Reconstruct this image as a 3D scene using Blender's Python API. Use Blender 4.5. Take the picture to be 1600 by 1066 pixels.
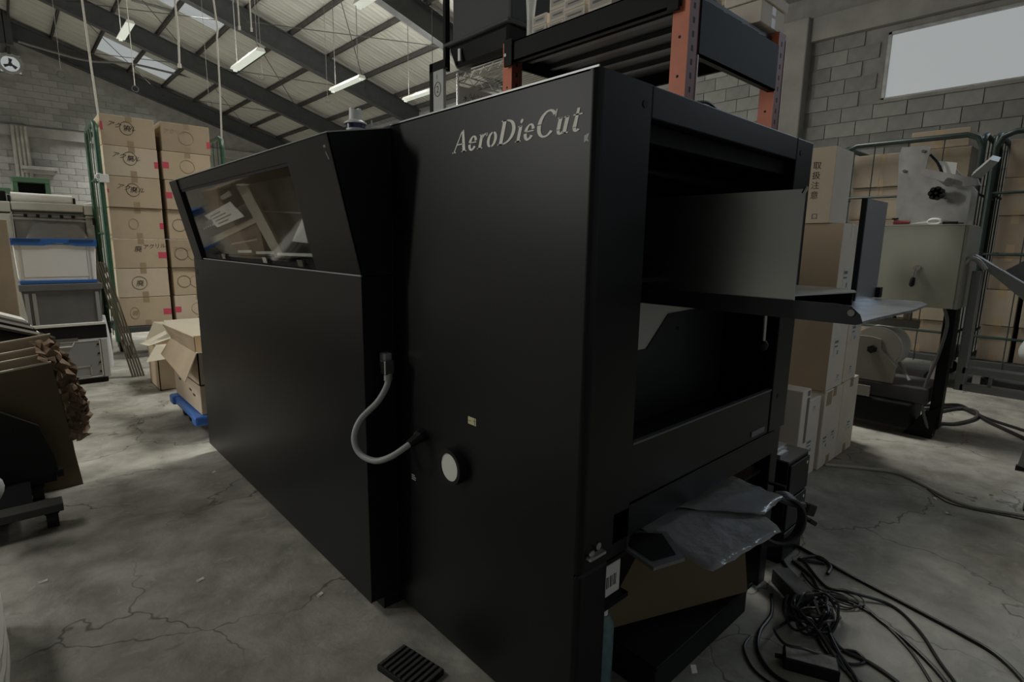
import bpy, bmesh, math, random
from mathutils import Vector, Matrix
random.seed(7)
for o in list(bpy.data.objects): bpy.data.objects.remove(o)
SC = bpy.context.scene
COL = SC.collection
# ------------------------------------------------------------------ camera
cam_d = bpy.data.cameras.new('camera'); cam = bpy.data.objects.new('camera', cam_d); COL.objects.link(cam)
cam_d.sensor_fit = 'HORIZONTAL'; cam_d.sensor_width = 36.0; cam_d.lens = 19.277; cam_d.clip_start = .02; cam_d.clip_end = 200
RX = (0.73767976, -0.67497908, 0.01522542); RY = (0.10660562, 0.13871751, 0.98457742); RZ = (-0.6666812, -0.72467971, 0.17428566)
cam.matrix_world = Matrix(((RX[0], RY[0], RZ[0], 0), (RX[1], RY[1], RZ[1], 0), (RX[2], RY[2], RZ[2], 1.1), (0, 0, 0, 1)))
SC.camera = cam
# ------------------------------------------------------------------ world, exposure
W = bpy.data.worlds.new('world'); SC.world = W; W.use_nodes = True
bg = W.node_tree.nodes['Background']; bg.inputs['Color'].default_value = (.92, .96, 1.0, 1); bg.inputs['Strength'].default_value = .23
SC.view_settings.view_transform = 'Standard'; SC.view_settings.look = 'None'
SC.view_settings.exposure = 0.0; SC.view_settings.gamma = 1.0; SC.view_settings.use_curve_mapping = False
# ------------------------------------------------------------------ large daylight areas (roof lights, high windows)
def area(name, loc, direction, sx, sy, power, color, spread=180):
    l = bpy.data.lights.new(name, 'AREA'); l.shape = 'RECTANGLE'; l.size = sx; l.size_y = sy
    l.energy = power; l.color = color; l.spread = math.radians(spread)
    o = bpy.data.objects.new(name, l); COL.objects.link(o); o.location = loc
    o.rotation_euler = Vector(direction).to_track_quat('-Z', 'Y').to_euler()
    return o
DAY = (1.0, .985, .935); COOL = (.72, .86, 1.0)
for yy, pw in ((21.5, 210), (15.6, 210), (9.7, 150), (3.8, 150)):
    area('skylight_daylight', (3.7, yy, 6.2), (0, 0, -1), 1.7, 1.4, pw, DAY, 95)
for yy, pw in ((21.5, 220), (15.6, 220), (9.7, 230), (3.8, 45)):
    area('skylight_daylight', (-3.7, yy, 6.2), (.15, 0, -1), 1.7, 1.4, pw, DAY, 120)
area('window_daylight', (-8.6, 8.5, 3.4), (1, -.1, -.3), 1.0, 6.0, 400, DAY, 130)
area('window_daylight', (9.05, -1.2, 3.6), (-1, .3, -.8), .8, 5.0, 14, COOL, 70)

# ================================================================== helpers
MATS = {}
def mat(name, color, rough=.6, metal=0.0, spec=.5, noise=0.0, nscale=8.0, bump=0.0, bscale=60.0, stretch=None, emit=None, estr=0.0, trans=0.0, alpha=1.0, coat=0.0):
    if name in MATS: return MATS[name]
    m = bpy.data.materials.new(name); m.use_nodes = True; nt = m.node_tree; N = nt.nodes; L = nt.links
    b = N['Principled BSDF']
    b.inputs['Base Color'].default_value = (*color, 1); b.inputs['Roughness'].default_value = rough
    b.inputs['Metallic'].default_value = metal; b.inputs['Specular IOR Level'].default_value = spec
    b.inputs['Transmission Weight'].default_value = trans; b.inputs['Alpha'].default_value = alpha
    b.inputs['Coat Weight'].default_value = coat
    if emit: b.inputs['Emission Color'].default_value = (*emit, 1); b.inputs['Emission Strength'].default_value = estr
    if noise or bump:
        tc = N.new('ShaderNodeTexCoord'); mp = N.new('ShaderNodeMapping'); L.new(tc.outputs['Object'], mp.inputs['Vector'])
        if stretch: mp.inputs['Scale'].default_value = stretch
    if noise:
        n = N.new('ShaderNodeTexNoise'); n.inputs['Scale'].default_value = nscale; n.inputs['Detail'].default_value = 5
        L.new(mp.outputs['Vector'], n.inputs['Vector'])
        r = N.new('ShaderNodeMapRange'); r.inputs['From Min'].default_value = .3; r.inputs['From Max'].default_value = .7
        r.inputs['To Min'].default_value = 1 - noise; r.inputs['To Max'].default_value = 1 + noise
        L.new(n.outputs['Fac'], r.inputs['Value'])
        x = N.new('ShaderNodeVectorMath'); x.operation = 'SCALE'; x.inputs[0].default_value = color
        L.new(r.outputs['Result'], x.inputs['Scale']); L.new(x.outputs['Vector'], b.inputs['Base Color'])
    if bump:
        n2 = N.new('ShaderNodeTexNoise'); n2.inputs['Scale'].default_value = bscale; n2.inputs['Detail'].default_value = 4
        L.new(mp.outputs['Vector'], n2.inputs['Vector'])
        bp = N.new('ShaderNodeBump'); bp.inputs['Strength'].default_value = bump; bp.inputs['Distance'].default_value = .01
        L.new(n2.outputs['Fac'], bp.inputs['Height']); L.new(bp.outputs['Normal'], b.inputs['Normal'])
    MATS[name] = m
    return m

def floor_mat():
    m = bpy.data.materials.new('concrete_floor'); m.use_nodes = True; nt = m.node_tree; N = nt.nodes; L = nt.links
    b = N['Principled BSDF']; tc = N.new('ShaderNodeTexCoord')
    def nz(scale, det, ro=.6, dist=0):
        n = N.new('ShaderNodeTexNoise'); n.inputs['Scale'].default_value = scale; n.inputs['Detail'].default_value = det
        n.inputs['Roughness'].default_value = ro; n.inputs['Distortion'].default_value = dist
        L.new(tc.outputs['Object'], n.inputs['Vector']); return n
    big = nz(.9, 6, .6, .6); mid = nz(5.5, 8, .65, .3); fine = nz(70, 4)
    cr = N.new('ShaderNodeValToRGB'); e = cr.color_ramp.elements
    e[0].position = .36; e[0].color = (.17, .162, .135, 1); e[1].position = .64; e[1].color = (.45, .435, .38, 1)
    mix = N.new('ShaderNodeMath'); mix.operation = 'ADD'
    s1 = N.new('ShaderNodeMath'); s1.operation = 'MULTIPLY'; s1.inputs[1].default_value = .4; L.new(big.outputs['Fac'], s1.inputs[0])
    s2 = N.new('ShaderNodeMath'); s2.operation = 'MULTIPLY'; s2.inputs[1].default_value = .6; L.new(mid.outputs['Fac'], s2.inputs[0])
    L.new(s1.outputs[0], mix.inputs[0]); L.new(s2.outputs[0], mix.inputs[1]); L.new(mix.outputs[0], cr.inputs['Fac'])
    # cracks: distorted voronoi cell borders
    add = N.new('ShaderNodeMixRGB'); add.blend_type = 'ADD'; add.inputs['Fac'].default_value = .45
    L.new(tc.outputs['Object'], add.inputs['Color1']); wob = nz(2.6, 4); L.new(wob.outputs['Color'], add.inputs['Color2'])
    v = N.new('ShaderNodeTexVoronoi'); v.feature = 'DISTANCE_TO_EDGE'; v.inputs['Scale'].default_value = 1.5; L.new(add.outputs['Color'], v.inputs['Vector'])
    mr = N.new('ShaderNodeMapRange'); mr.inputs['From Min'].default_value = .001; mr.inputs['From Max'].default_value = .008
    mr.inputs['To Min'].default_value = 0; mr.inputs['To Max'].default_value = 1; L.new(v.outputs['Distance'], mr.inputs['Value'])
    msk = nz(1.7, 2); m2 = N.new('ShaderNodeMapRange'); m2.inputs['From Min'].default_value = .40; m2.inputs['From Max'].default_value = .52; L.new(msk.outputs['Fac'], m2.inputs['Value'])
    inv = N.new('ShaderNodeMath'); inv.operation = 'SUBTRACT'; inv.inputs[0].default_value = 1; L.new(mr.outputs['Result'], inv.inputs[1])
    cm = N.new('ShaderNodeMath'); cm.operation = 'MULTIPLY'; L.new(inv.outputs[0], cm.inputs[0]); L.new(m2.outputs['Result'], cm.inputs[1])
    cm2 = N.new('ShaderNodeMath'); cm2.operation = 'MULTIPLY'; cm2.inputs[1].default_value = .85; L.new(cm.outputs[0], cm2.inputs[0])
    # dark scuffs
    sc = nz(9, 6, .7, 1.2); m3 = N.new('ShaderNodeMapRange'); m3.inputs['From Min'].default_value = .60; m3.inputs['From Max'].default_value = .74; m3.inputs['To Max'].default_value = .6
    L.new(sc.outputs['Fac'], m3.inputs['Value'])
    mxa = N.new('ShaderNodeMixRGB'); L.new(m3.outputs['Result'], mxa.inputs['Fac']); L.new(cr.outputs['Color'], mxa.inputs['Color1']); mxa.inputs['Color2'].default_value = (.13, .12, .10, 1)
    lt = nz(16, 6, .7, .8); m4 = N.new('ShaderNodeMapRange'); m4.inputs['From Min'].default_value = .58; m4.inputs['From Max'].default_value = .70; m4.inputs['To Max'].default_value = .55
    L.new(lt.outputs['Fac'], m4.inputs['Value'])
    mxc = N.new('ShaderNodeMixRGB'); L.new(m4.outputs['Result'], mxc.inputs['Fac']); L.new(mxa.outputs['Color'], mxc.inputs['Color1']); mxc.inputs['Color2'].default_value = (.48, .465, .41, 1)
    mxb = N.new('ShaderNodeMixRGB'); L.new(cm2.outputs[0], mxb.inputs['Fac']); L.new(mxc.outputs['Color'], mxb.inputs['Color1']); mxb.inputs['Color2'].default_value = (.07, .065, .055, 1)
    L.new(mxb.outputs['Color'], b.inputs['Base Color'])
    rr = N.new('ShaderNodeMapRange'); rr.inputs['To Min'].default_value = .42; rr.inputs['To Max'].default_value = .68; L.new(mid.outputs['Fac'], rr.inputs['Value']); L.new(rr.outputs['Result'], b.inputs['Roughness'])
    bp = N.new('ShaderNodeBump'); bp.inputs['Strength'].default_value = .55; bp.inputs['Distance'].default_value = .012
    fs_ = N.new('ShaderNodeMath'); fs_.operation = 'MULTIPLY'; fs_.inputs[1].default_value = .12; L.new(fine.outputs['Fac'], fs_.inputs[0])
    ad = N.new('ShaderNodeMath'); ad.operation = 'ADD'; L.new(fs_.outputs[0], ad.inputs[0]); L.new(mid.outputs['Fac'], ad.inputs[1])
    L.new(ad.outputs[0], bp.inputs['Height']); L.new(bp.outputs['Normal'], b.inputs['Normal'])
    return m

M_BLACK = mat('satin_black_sheet_metal', (.0045, .005, .0054), .38, 0, .26, noise=.12, nscale=3, bump=.02, bscale=300)
M_BLACK2 = mat('black_paint_matte', (.006, .0066, .0072), .55, 0, .18)
M_INNER = mat('dark_blue_black_interior', (.07, .09, .13), .6, 0, .4)
M_STEEL = mat('brushed_dark_steel_plate', (.64, .66, .67), .30, 1.0, .5, bump=.03, bscale=40, stretch=(1, 1, 30))
M_STEELBL = mat('black_oxide_steel', (.035, .038, .042), .34, .6, .5)
M_CHROME = mat('chrome', (.62, .62, .60), .16, 1.0)
M_ALU = mat('aluminium', (.48, .49, .49), .40, 1.0, noise=.15, nscale=12)
M_ALUM = mat('aluminium_dull', (.36, .36, .345), .55, .7, noise=.18, nscale=10)
M_GREY = mat('grey_plastic_cable', (.33, .33, .32), .45)
M_LETTER = mat('cream_lettering', (.88, .87, .78), .6)
M_WHITE = mat('white_plastic', (.74, .74, .70), .45)
M_PAPER = mat('white_paper', (.74, .73, .67), .8)
M_CREAM = mat('cream_enamel', (.60, .59, .51), .45, noise=.05)
M_CREAMG = mat('greenish_cream_enamel', (.36, .37, .30), .42, noise=.04)
M_RUBBER = mat('black_rubber', (.006, .006, .006), .6, 0, .3)
M_CABLE = mat('black_cable', (.014, .014, .014), .42)
M_GREEN = mat('dark_green_tube', (.022, .075, .038), .4, noise=.2, nscale=30)
M_GREEND = mat('blackish_green_tube', (.018, .036, .030), .4, noise=.2, nscale=30)
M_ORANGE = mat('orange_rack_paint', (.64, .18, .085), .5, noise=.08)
M_ORANGESH = mat('shaded_orange_rack_paint', (.17, .045, .035), .5)  # the rack's orange darkened: shade of the slotted faces put into the colour
M_PINK = mat('pink_tape', (.60, .07, .12), .6)
M_CARD = [mat('cardboard_tan', (.50, .395, .27), .85, noise=.07, nscale=5, bump=.05, bscale=90),
          mat('cardboard_brown', (.40, .31, .21), .85, noise=.08, nscale=5, bump=.05, bscale=90),
          mat('cardboard_pale', (.57, .475, .35), .85, noise=.07, nscale=5, bump=.05, bscale=90),
          mat('cardboard_whitish', (.66, .60, .51), .85, noise=.06, nscale=5, bump=.04, bscale=90)]
M_CARD += [mat('cardboard_dull', (.33, .275, .205), .85, noise=.07, nscale=5, bump=.05, bscale=90), mat('cardboard_dull_brown', (.28, .225, .165), .85, noise=.07, nscale=5, bump=.05, bscale=90)]
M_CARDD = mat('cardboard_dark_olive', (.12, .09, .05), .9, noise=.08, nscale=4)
M_KRAFT = mat('crumpled_kraft_paper', (.20, .135, .08), .85, noise=.15, nscale=14, bump=.5, bscale=25)
M_EDGE = mat('cut_card_edge', (.55, .50, .38), .9)
M_TAPE = mat('packing_tape', (.36, .27, .165), .35)
M_INK = mat('black_marker_ink', (.05, .04, .035), .8)
M_INKG = mat('grey_print', (.16, .15, .14), .8)
M_LABEL = mat('shipping_label_paper', (.60, .60, .57), .7)
M_BLUE = mat('blue_plastic', (.03, .13, .40), .4)
M_BLUE2 = mat('bright_blue_plastic', (.05, .17, .55), .4)
M_CLEAR = mat('translucent_grey_plastic', (.30, .31, .30), .35, noise=.06)
M_DKCLEAR = mat('dark_translucent_plastic', (.13, .135, .13), .3, noise=.1)
M_BLOCK = [mat('concrete_block_a', (.262, .262, .245), .9, noise=.12, nscale=7, bump=.25, bscale=80),
           mat('concrete_block_b', (.222, .222, .21), .9, noise=.14, nscale=7, bump=.25, bscale=80),
           mat('concrete_block_c', (.295, .295, .275), .9, noise=.12, nscale=7, bump=.25, bscale=80)]
M_MORTAR = mat('mortar', (.24, .235, .22), .95, noise=.15, nscale=5, bump=.2)
M_CONC = mat('cast_concrete', (.27, .265, .245), .9, noise=.16, nscale=3, bump=.25, bscale=40)
M_RAFTER = mat('dark_steel_rafter', (.045, .047, .048), .6, noise=.15)
M_PURLIN = mat('rusty_dark_purlin', (.055, .05, .046), .7, noise=.2)
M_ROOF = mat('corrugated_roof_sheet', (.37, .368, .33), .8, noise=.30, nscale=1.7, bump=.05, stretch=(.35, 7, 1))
M_SKY = mat('translucent_skylight_sheet', (.02, .02, .02), .6, emit=(.31, .33, .325), estr=1.0)
M_WINDOW = mat('frosted_daylight_glass', (.02, .02, .02), .5, emit=(.315, .335, .335), estr=1.0)
M_TUBE = mat('lit_fluorescent_tube', (.3, .3, .3), .5, emit=(.47, .50, .42), estr=1.0)
M_ROPE = mat('pale_rope', (.52, .50, .44), .9)
M_WIRE = mat('dark_wire', (.06, .06, .055), .7)
M_BOARD = mat('dark_wood_board', (.13, .11, .08), .8, noise=.25, nscale=6, stretch=(8, 8, 1))
M_BAG = mat('thin_clear_polythene', (.42, .43, .43), .14, trans=.3, bump=.8, bscale=18)
M_WRAP = mat('white_plastic_wrap', (.60, .62, .61), .3, bump=.8, bscale=12)
M_YELLOW = mat('pale_yellow_sticker', (.56, .54, .30), .6)
M_TEAL = mat('teal_can', (.10, .17, .17), .4, noise=.3, nscale=40)
M_DRED = mat('red_handle', (.20, .03, .03), .4)
M_GLASS = mat('clear_acrylic', (.9, .92, .92), .04, trans=1.0); M_GLASS.node_tree.nodes['Principled BSDF'].inputs['IOR'].default_value = 1.18

class MB:
    def __init__(s): s.v = []; s.f = []
    def add(s, vs, fs):
        n = len(s.v); s.v += [Vector(p) for p in vs]; s.f += [tuple(i + n for i in f) for f in fs]; return s
    def box(s, x0, x1, y0, y1, z0, z1, M=None):
        vs = [Vector((x, y, z)) for x in (x0, x1) for y in (y0, y1) for z in (z0, z1)]
        if M is not None: vs = [M @ v for v in vs]
        return s.add(vs, [(0, 1, 3, 2), (4, 6, 7, 5), (0, 4, 5, 1), (2, 3, 7, 6), (0, 2, 6, 4), (1, 5, 7, 3)])
    def quad(s, a, b, c, d): return s.add([a, b, c, d], [(0, 1, 2, 3)])
    def slab(s, pts, off):            # planar polygon thickened by vector off
        n = len(pts); off = Vector(off); a = [Vector(p) for p in pts]; b = [p + off for p in a]
        return s.add(a + b, [tuple(range(n - 1, -1, -1)), tuple(range(n, 2 * n))] + [(i, (i + 1) % n, n + (i + 1) % n, n + i) for i in range(n)])
    def tube(s, pts, r, n=8, close=False, cap=True):
        P = [Vector(p) for p in pts]; m = len(P); rings = []; up = None
        for i, p in enumerate(P):
            if close: t = (P[(i + 1) % m] - P[i - 1]).normalized()
            else: t = (P[min(i + 1, m - 1)] - P[max(i - 1, 0)]).normalized()
            if up is None:
                up = Vector((0, 0, 1)) if abs(t.z) < .9 else Vector((1, 0, 0))
            a = up - t * up.dot(t)
            if a.length < 1e-4: a = t.orthogonal()
            a.normalize(); up = a; b = t.cross(a)
            rr = r[i] if isinstance(r, (list, tuple)) else r
            rings.append([p + (a * math.cos(2 * math.pi * k / n) + b * math.sin(2 * math.pi * k / n)) * rr for k in range(n)])
        vs = [q for R in rings for q in R]; fs = []
        for i in range(m if close else m - 1):
            j = (i + 1) % m
            for k in range(n): fs.append((i * n + k, i * n + (k + 1) % n, j * n + (k + 1) % n, j * n + k))
        if cap and not close: fs += [tuple(range(n - 1, -1, -1)), tuple((m - 1) * n + k for k in range(n))]
        return s.add(vs, fs)
    def cyl(s, a, b, r, n=16, r2=None): return s.tube([a, b], [r, r if r2 is None else r2], n)
    def ring(s, c, axis, ro, ri, t, n=28):  # flat annulus with thickness t along axis
        ax = Vector(axis).normalized(); u = ax.orthogonal().normalized(); w = ax.cross(u); c = Vector(c); vs = []; fs = []
        for k in range(n):
            d = u * math.cos(2 * math.pi * k / n) + w * math.sin(2 * math.pi * k / n)
            vs += [c + d * ro, c + d * ri, c + d * ro + ax * t, c + d * ri + ax * t]
        for k in range(n):
            i = 4 * k; j = 4 * ((k + 1) % n)
            fs += [(i, i + 1, j + 1, j), (i + 2, j + 2, j + 3, i + 3), (i, j, j + 2, i + 2), (i + 1, i + 3, j + 3, j + 1)]
        return s.add(vs, fs)
    def build(s, name, m, parent=None, bevel=0, smooth=False, seg=2):
        o0 = origin(parent)
        me = bpy.data.meshes.new(name); me.from_pydata([tuple(v - o0) for v in s.v], [], s.f)
        bm = bmesh.new(); bm.from_mesh(me); bmesh.ops.recalc_face_normals(bm, faces=bm.faces); bm.to_mesh(me); bm.free()
        me.materials.append(m)
        if smooth:
            for p in me.polygons: p.use_smooth = True
        ob = bpy.data.objects.new(name, me); COL.objects.link(ob)
        if parent: ob.parent = parent
        if bevel:
            bv = ob.modifiers.new('bevel', 'BEVEL'); bv.width = bevel; bv.segments = seg; bv.limit_method = 'ANGLE'; bv.angle_limit = math.radians(40)
        if smooth: smooth_angle(ob)
        return ob
def smooth_angle(ob):
    me = ob.data
    bm = bmesh.new(); bm.from_mesh(me)
    for e in bm.edges:
        if len(e.link_faces) == 2 and e.calc_face_angle(0) > math.radians(40): e.smooth = False
    bm.to_mesh(me); bm.free()
def origin(o):
    v = Vector((0, 0, 0))
    while o is not None: v = v + o.location; o = o.parent
    return v
def thing(name, label, cat, loc=(0, 0, 0), group=None):
    o = bpy.data.objects.new(name, None); COL.objects.link(o); o.location = loc; o.empty_display_size = .1
    return tag(o, label, cat, group)
def tag(o, label, cat, group=None):
    o['label'] = label; o['category'] = cat
    if group: o['group'] = group
    return o
def struct(o, label=None):
    o['kind'] = 'structure'
    if label: o['label'] = label
    return o
def solo(o, label, cat, group=None):   # a thing that is one mesh: move its origin to its base
    vs = [v.co for v in o.data.vertices]
    c = Vector((sum(v.x for v in vs) / len(vs), sum(v.y for v in vs) / len(vs), min(v.z for v in vs)))
    for v in o.data.vertices: v.co = v.co - c
    o.location = c
    return tag(o, label, cat, group)
def lbl(o, t): o['label'] = t; return o
def bez(pts, n=8):       # Catmull-Rom through points
    P = [Vector(p) for p in pts]; out = []
    for i in range(len(P) - 1):
        p0 = P[max(i - 1, 0)]; p1 = P[i]; p2 = P[i + 1]; p3 = P[min(i + 2, len(P) - 1)]
        for k in range(n):
            t = k / n
            out.append(.5 * ((2 * p1) + (p2 - p0) * t + (2 * p0 - 5 * p1 + 4 * p2 - p3) * t * t + (3 * p1 - p0 - 3 * p2 + p3) * t ** 3))
    return out + [P[-1]]
def text_mesh(body, size, M, depth=0, shear=0):
    cu = bpy.data.curves.new('t', 'FONT'); cu.body = body; cu.size = size; cu.extrude = depth; cu.shear = shear; cu.resolution_u = 3
    o = bpy.data.objects.new('t', cu); COL.objects.link(o)
    dg = bpy.context.evaluated_depsgraph_get(); dg.update(); me = o.evaluated_get(dg).to_mesh()
    mb = MB().add([M @ v.co for v in me.vertices], [tuple(p.vertices) for p in me.polygons])
    o.evaluated_get(dg).to_mesh_clear(); bpy.data.objects.remove(o); bpy.data.curves.remove(cu)
    return mb
def frame_M(o, u, v):     # local x->u, y->v, z->u x v
    u = Vector(u).normalized(); v = Vector(v).normalized(); w = u.cross(v); o = Vector(o)
    return Matrix(((u.x, v.x, w.x, o.x), (u.y, v.y, w.y, o.y), (u.z, v.z, w.z, o.z), (0, 0, 0, 1)))

# ================================================================== the setting
XW, YW = 9.2, 23.2
SL = .304
def roofz(x, o): return o - SL * abs(x)
fl = MB().box(-8.8, XW + .3, -7, YW + .3, -.2, 0).build('floor', floor_mat()); struct(fl)

def block_wall(parent, along, face, a0, a1, z0, z1, skip, ztop=None):
    meshes = []
    for i, m in enumerate(M_BLOCK):
        src = MB().box(-.195, .195, 0, .028, 0, .19) if along == 'x' else MB().box(0, .028, -.195, .195, 0, .19)
        ob = src.build('block', m); meshes.append(ob.data); bpy.data.objects.remove(ob)
    n = 0; z = z0; row = 0
    while z < z1 - .05:
        a = a0 + (.2 if row % 2 else 0)
        while a < a1:
            c = a + .2
            if not skip(c, z) and (ztop is None or z + .2 < ztop(c)):
                ob = bpy.data.objects.new('block', random.choice(meshes)); COL.objects.link(ob); ob.parent = parent
                j = random.uniform(-.004, .004)
                ob.location = ((c, face + j, z) if along == 'x' else (face + j, c, z)); n += 1
            a += .4
        z += .2; row += 1
    return n
# right wall with high window
wy0, wy1, wz0, wz1 = -3.4, 2.515, 3.13, 4.0
wr = MB()
for (y0, y1, z0, z1) in ((wy1, YW, 0, 4.75), (-7, wy0, 0, 4.75), (wy0, wy1, 0, wz0), (wy0, wy1, wz1, 4.75)): wr.box(XW, XW + .2, y0, y1, z0, z1)
wr = struct(wr.build('wall_right', M_MORTAR))
block_wall(wr, 'y', XW - .02, .2, 5.8, 1.71, 4.08, lambda c, z: (c - .2 < wy1 + .02 and z + .19 > wz0 - .02) or 3.42 < c < 3.98)
MB().box(XW - .12, XW, -7, YW, 4.09, 4.42).build('concrete_beam', M_CONC, wr, bevel=.01)
MB().box(XW - .22, XW, 3.5, 3.95, 0, 4.42).build('concrete_column', M_CONC, wr, bevel=.02)
MB().box(XW - .22, XW, 8.5, 8.95, 0, 4.42).build('concrete_column', M_CONC, wr, bevel=.02)
win = MB().box(XW - .03, XW + .05, wy1 - .035, wy1 + .0, wz0, wz1).box(XW - .03, XW + .05, wy0, wy0 + .035, wz0, wz1)
win.box(XW - .03, XW + .05, wy0, wy1, wz0, wz0 + .03).box(XW - .03, XW + .05, wy0, wy1, wz1 - .03, wz1)
w1 = struct(win.build('window_1', M_ALUM)); MB().box(XW + .02, XW + .03, wy0 + .03, wy1 - .03, wz0 + .02, wz1 - .02).build('pane', M_WINDOW, w1)
MB().box(XW - .06, XW - .021, wy0 - .05, wy1 + .08, wz0 - .04, wz0).build('sill', M_CONC, w1)
# back wall with gable
def gable(x): return roofz(x, 7.77)
gb = MB().slab([(-8.8, YW, 0), (XW, YW, 0), (XW, YW, gable(XW)), (0, YW, gable(0)), (-8.8, YW, gable(8.8))], (0, .2, 0))
wb = struct(gb.build('wall_back', M_MORTAR))
block_wall(wb, 'x', YW - .02, -.6, 4.1, 2.09, 6.9, lambda c, z: (3.98 < z + .1 < 4.4) or (.45 < c < 1.0 and z < 4.3) or (.3 < c < 1.15 and 5.7 < z + .1 < 6.5), lambda x: gable(x) - .95)
MB().box(-8.8, XW, YW - .10, YW, 4.12, 4.42).build('concrete_beam', M_CONC, wb, bevel=.01)
MB().box(.54, .93, YW - .25, YW, 0, 4.42).build('concrete_column', M_CONC, wb, bevel=.03)
for k in range(4): MB().box(.56 + k * .095, .62 + k * .095, YW - .29, YW - .24, 2.0, 4.38).build('wood_batten', mat('weathered_batten', (.30, .285, .25), .9, noise=.3, nscale=3), wb, bevel=.01)
ledge = MB().box(.66, 1.52, YW - .45, YW, 3.12, 3.22).box(.72, 1.46, YW - .38, YW, 3.02, 3.12); ledge.build('stone_ledge', M_CONC, wb, bevel=.01)
# left wall (beyond the photograph's left edge) with its row of high windows
wl = MB()
for (y0, y1, z0, z1) in ((-7, 5.4, 0, 4.9), (11.6, YW, 0, 4.9), (5.4, 11.6, 0, 2.85), (5.4, 11.6, 3.95, 4.9)): wl.box(-9.0, -8.8, y0, y1, z0, z1)
wl = struct(wl.build('wall_left', M_MORTAR))
w2 = MB()
for y in (5.4, 7.45, 9.5, 11.55): w2.box(-8.95, -8.78, y, y + .05, 2.85, 3.95)
w2.box(-8.95, -8.78, 5.4, 11.6, 2.85, 2.9).box(-8.95, -8.78, 5.4, 11.6, 3.9, 3.95)
w2 = struct(w2.build('window_2', M_ALUM)); MB().box(-8.9, -8.89, 5.45, 11.55, 2.9, 3.9).build('pane', M_WINDOW, w2)
# roof
ceil = bpy.data.objects.new('ceiling', None); COL.objects.link(ceil); struct(ceil)
ang = math.atan(SL); CA, SA = math.cos(ang), math.sin(ang)
YR = [23.18 - .1, 18.35, 14.08, 9.75, 5.45, 1.1, -3.2]
for y in YR:
    for sgn in ((1, -1) if y > 0 else (1, -1)):
        r = MB(); fo, fu = 7.10, 7.60
        def pr(x, o): return (sgn * x, y, roofz(x, o))
        X1 = XW if sgn > 0 else 8.8
        r.slab([(0, y - .006, fo), (sgn * X1, y - .006, roofz(X1, fo)), (sgn * X1, y - .006, roofz(X1, fu)), (0, y - .006, fu)], (0, .012, 0))
        for o in (fo, fu - .016): r.slab([(0, y - .1, o), (sgn * X1, y - .1, roofz(X1, o)), (sgn * X1, y - .1, roofz(X1, o + .016)), (0, y - .1, o + .016)], (0, .2, 0))
        r.build('rafter', M_RAFTER, ceil)
PX = [.05, .82, 1.775, 2.73, 3.685, 4.64, 5.595, 6.55, 7.505, 8.46, 9.1]
for x in PX:
    for sgn in (1, -1):
        if sgn < 0 and x > 8.8: continue
        z = roofz(x, 7.60); p = MB()
        p.box(sgn * x - .025, sgn * x + .025, -6, YW, z, z + .008).box(sgn * x - .005, sgn * x + .003, -6, YW, z, z + .115).box(sgn * x - .025, sgn * x + .025, -6, YW, z + .108, z + .115)
        p.build('purlin', M_PURLIN, ceil)
# corrugated sheets on the slope in view: one object each, laid from purlin to purlin with laps
def corr(L, Wd, pitch, amp, seg=4):
    n = int(Wd / pitch) * seg; vs = []; fs = []
    for i in range(n + 1):
        y = i * Wd / n; z = amp * math.sin(2 * math.pi * y / pitch)
        vs += [(0, y, z), (L, y, z)]
    for i in range(n): fs.append((2 * i, 2 * i + 1, 2 * i + 3, 2 * i + 2))
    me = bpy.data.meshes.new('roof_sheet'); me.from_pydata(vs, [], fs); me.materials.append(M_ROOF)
    for p in me.polygons: p.use_smooth = True
    return me
SKY = [(20.85, 22.3), (14.95, 16.3), (9.05, 10.4), (3.15, 4.5), (-2.75, -1.4)]
sheet_me = {}
for i in range(10):
    x0, x1 = PX[i], PX[i + 1]; L = (x1 - x0) / CA + .09; key = round(L, 2)
    if key not in sheet_me: sheet_me[key] = corr(L, .94, .157, .013, 6)
    y = 5.0
    while y < YW:
        cut = any(a < y + .45 < b for a, b in SKY) and i in (3, 4)
        if not cut:
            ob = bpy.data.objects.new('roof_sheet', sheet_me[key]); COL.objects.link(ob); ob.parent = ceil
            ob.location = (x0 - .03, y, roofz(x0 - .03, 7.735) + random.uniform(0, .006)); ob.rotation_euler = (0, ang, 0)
        y += .91
for (a, b) in SKY:
    for i in (3, 4):
        for sgn in (1, -1):
            x0, x1 = PX[i] + .03, PX[i + 1] - .03; o = 7.725
            MB().slab([(sgn * x0, a, roofz(x0, o)), (sgn * x1, a, roofz(x1, o)), (sgn * x1, b, roofz(x1, o)), (sgn * x0, b, roofz(x0, o))], (0, 0, .006)).build('skylight_panel', M_SKY, ceil)
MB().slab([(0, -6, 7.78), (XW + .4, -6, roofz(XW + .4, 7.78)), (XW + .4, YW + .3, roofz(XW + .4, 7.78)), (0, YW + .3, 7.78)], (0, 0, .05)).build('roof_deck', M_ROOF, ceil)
MB().slab([(0, -6, 7.76), (-9.2, -6, roofz(9.2, 7.76)), (-9.2, YW + .3, roofz(9.2, 7.76)), (0, YW + .3, 7.76)], (0, 0, .05)).build('roof_deck', M_ROOF, ceil)
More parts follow.
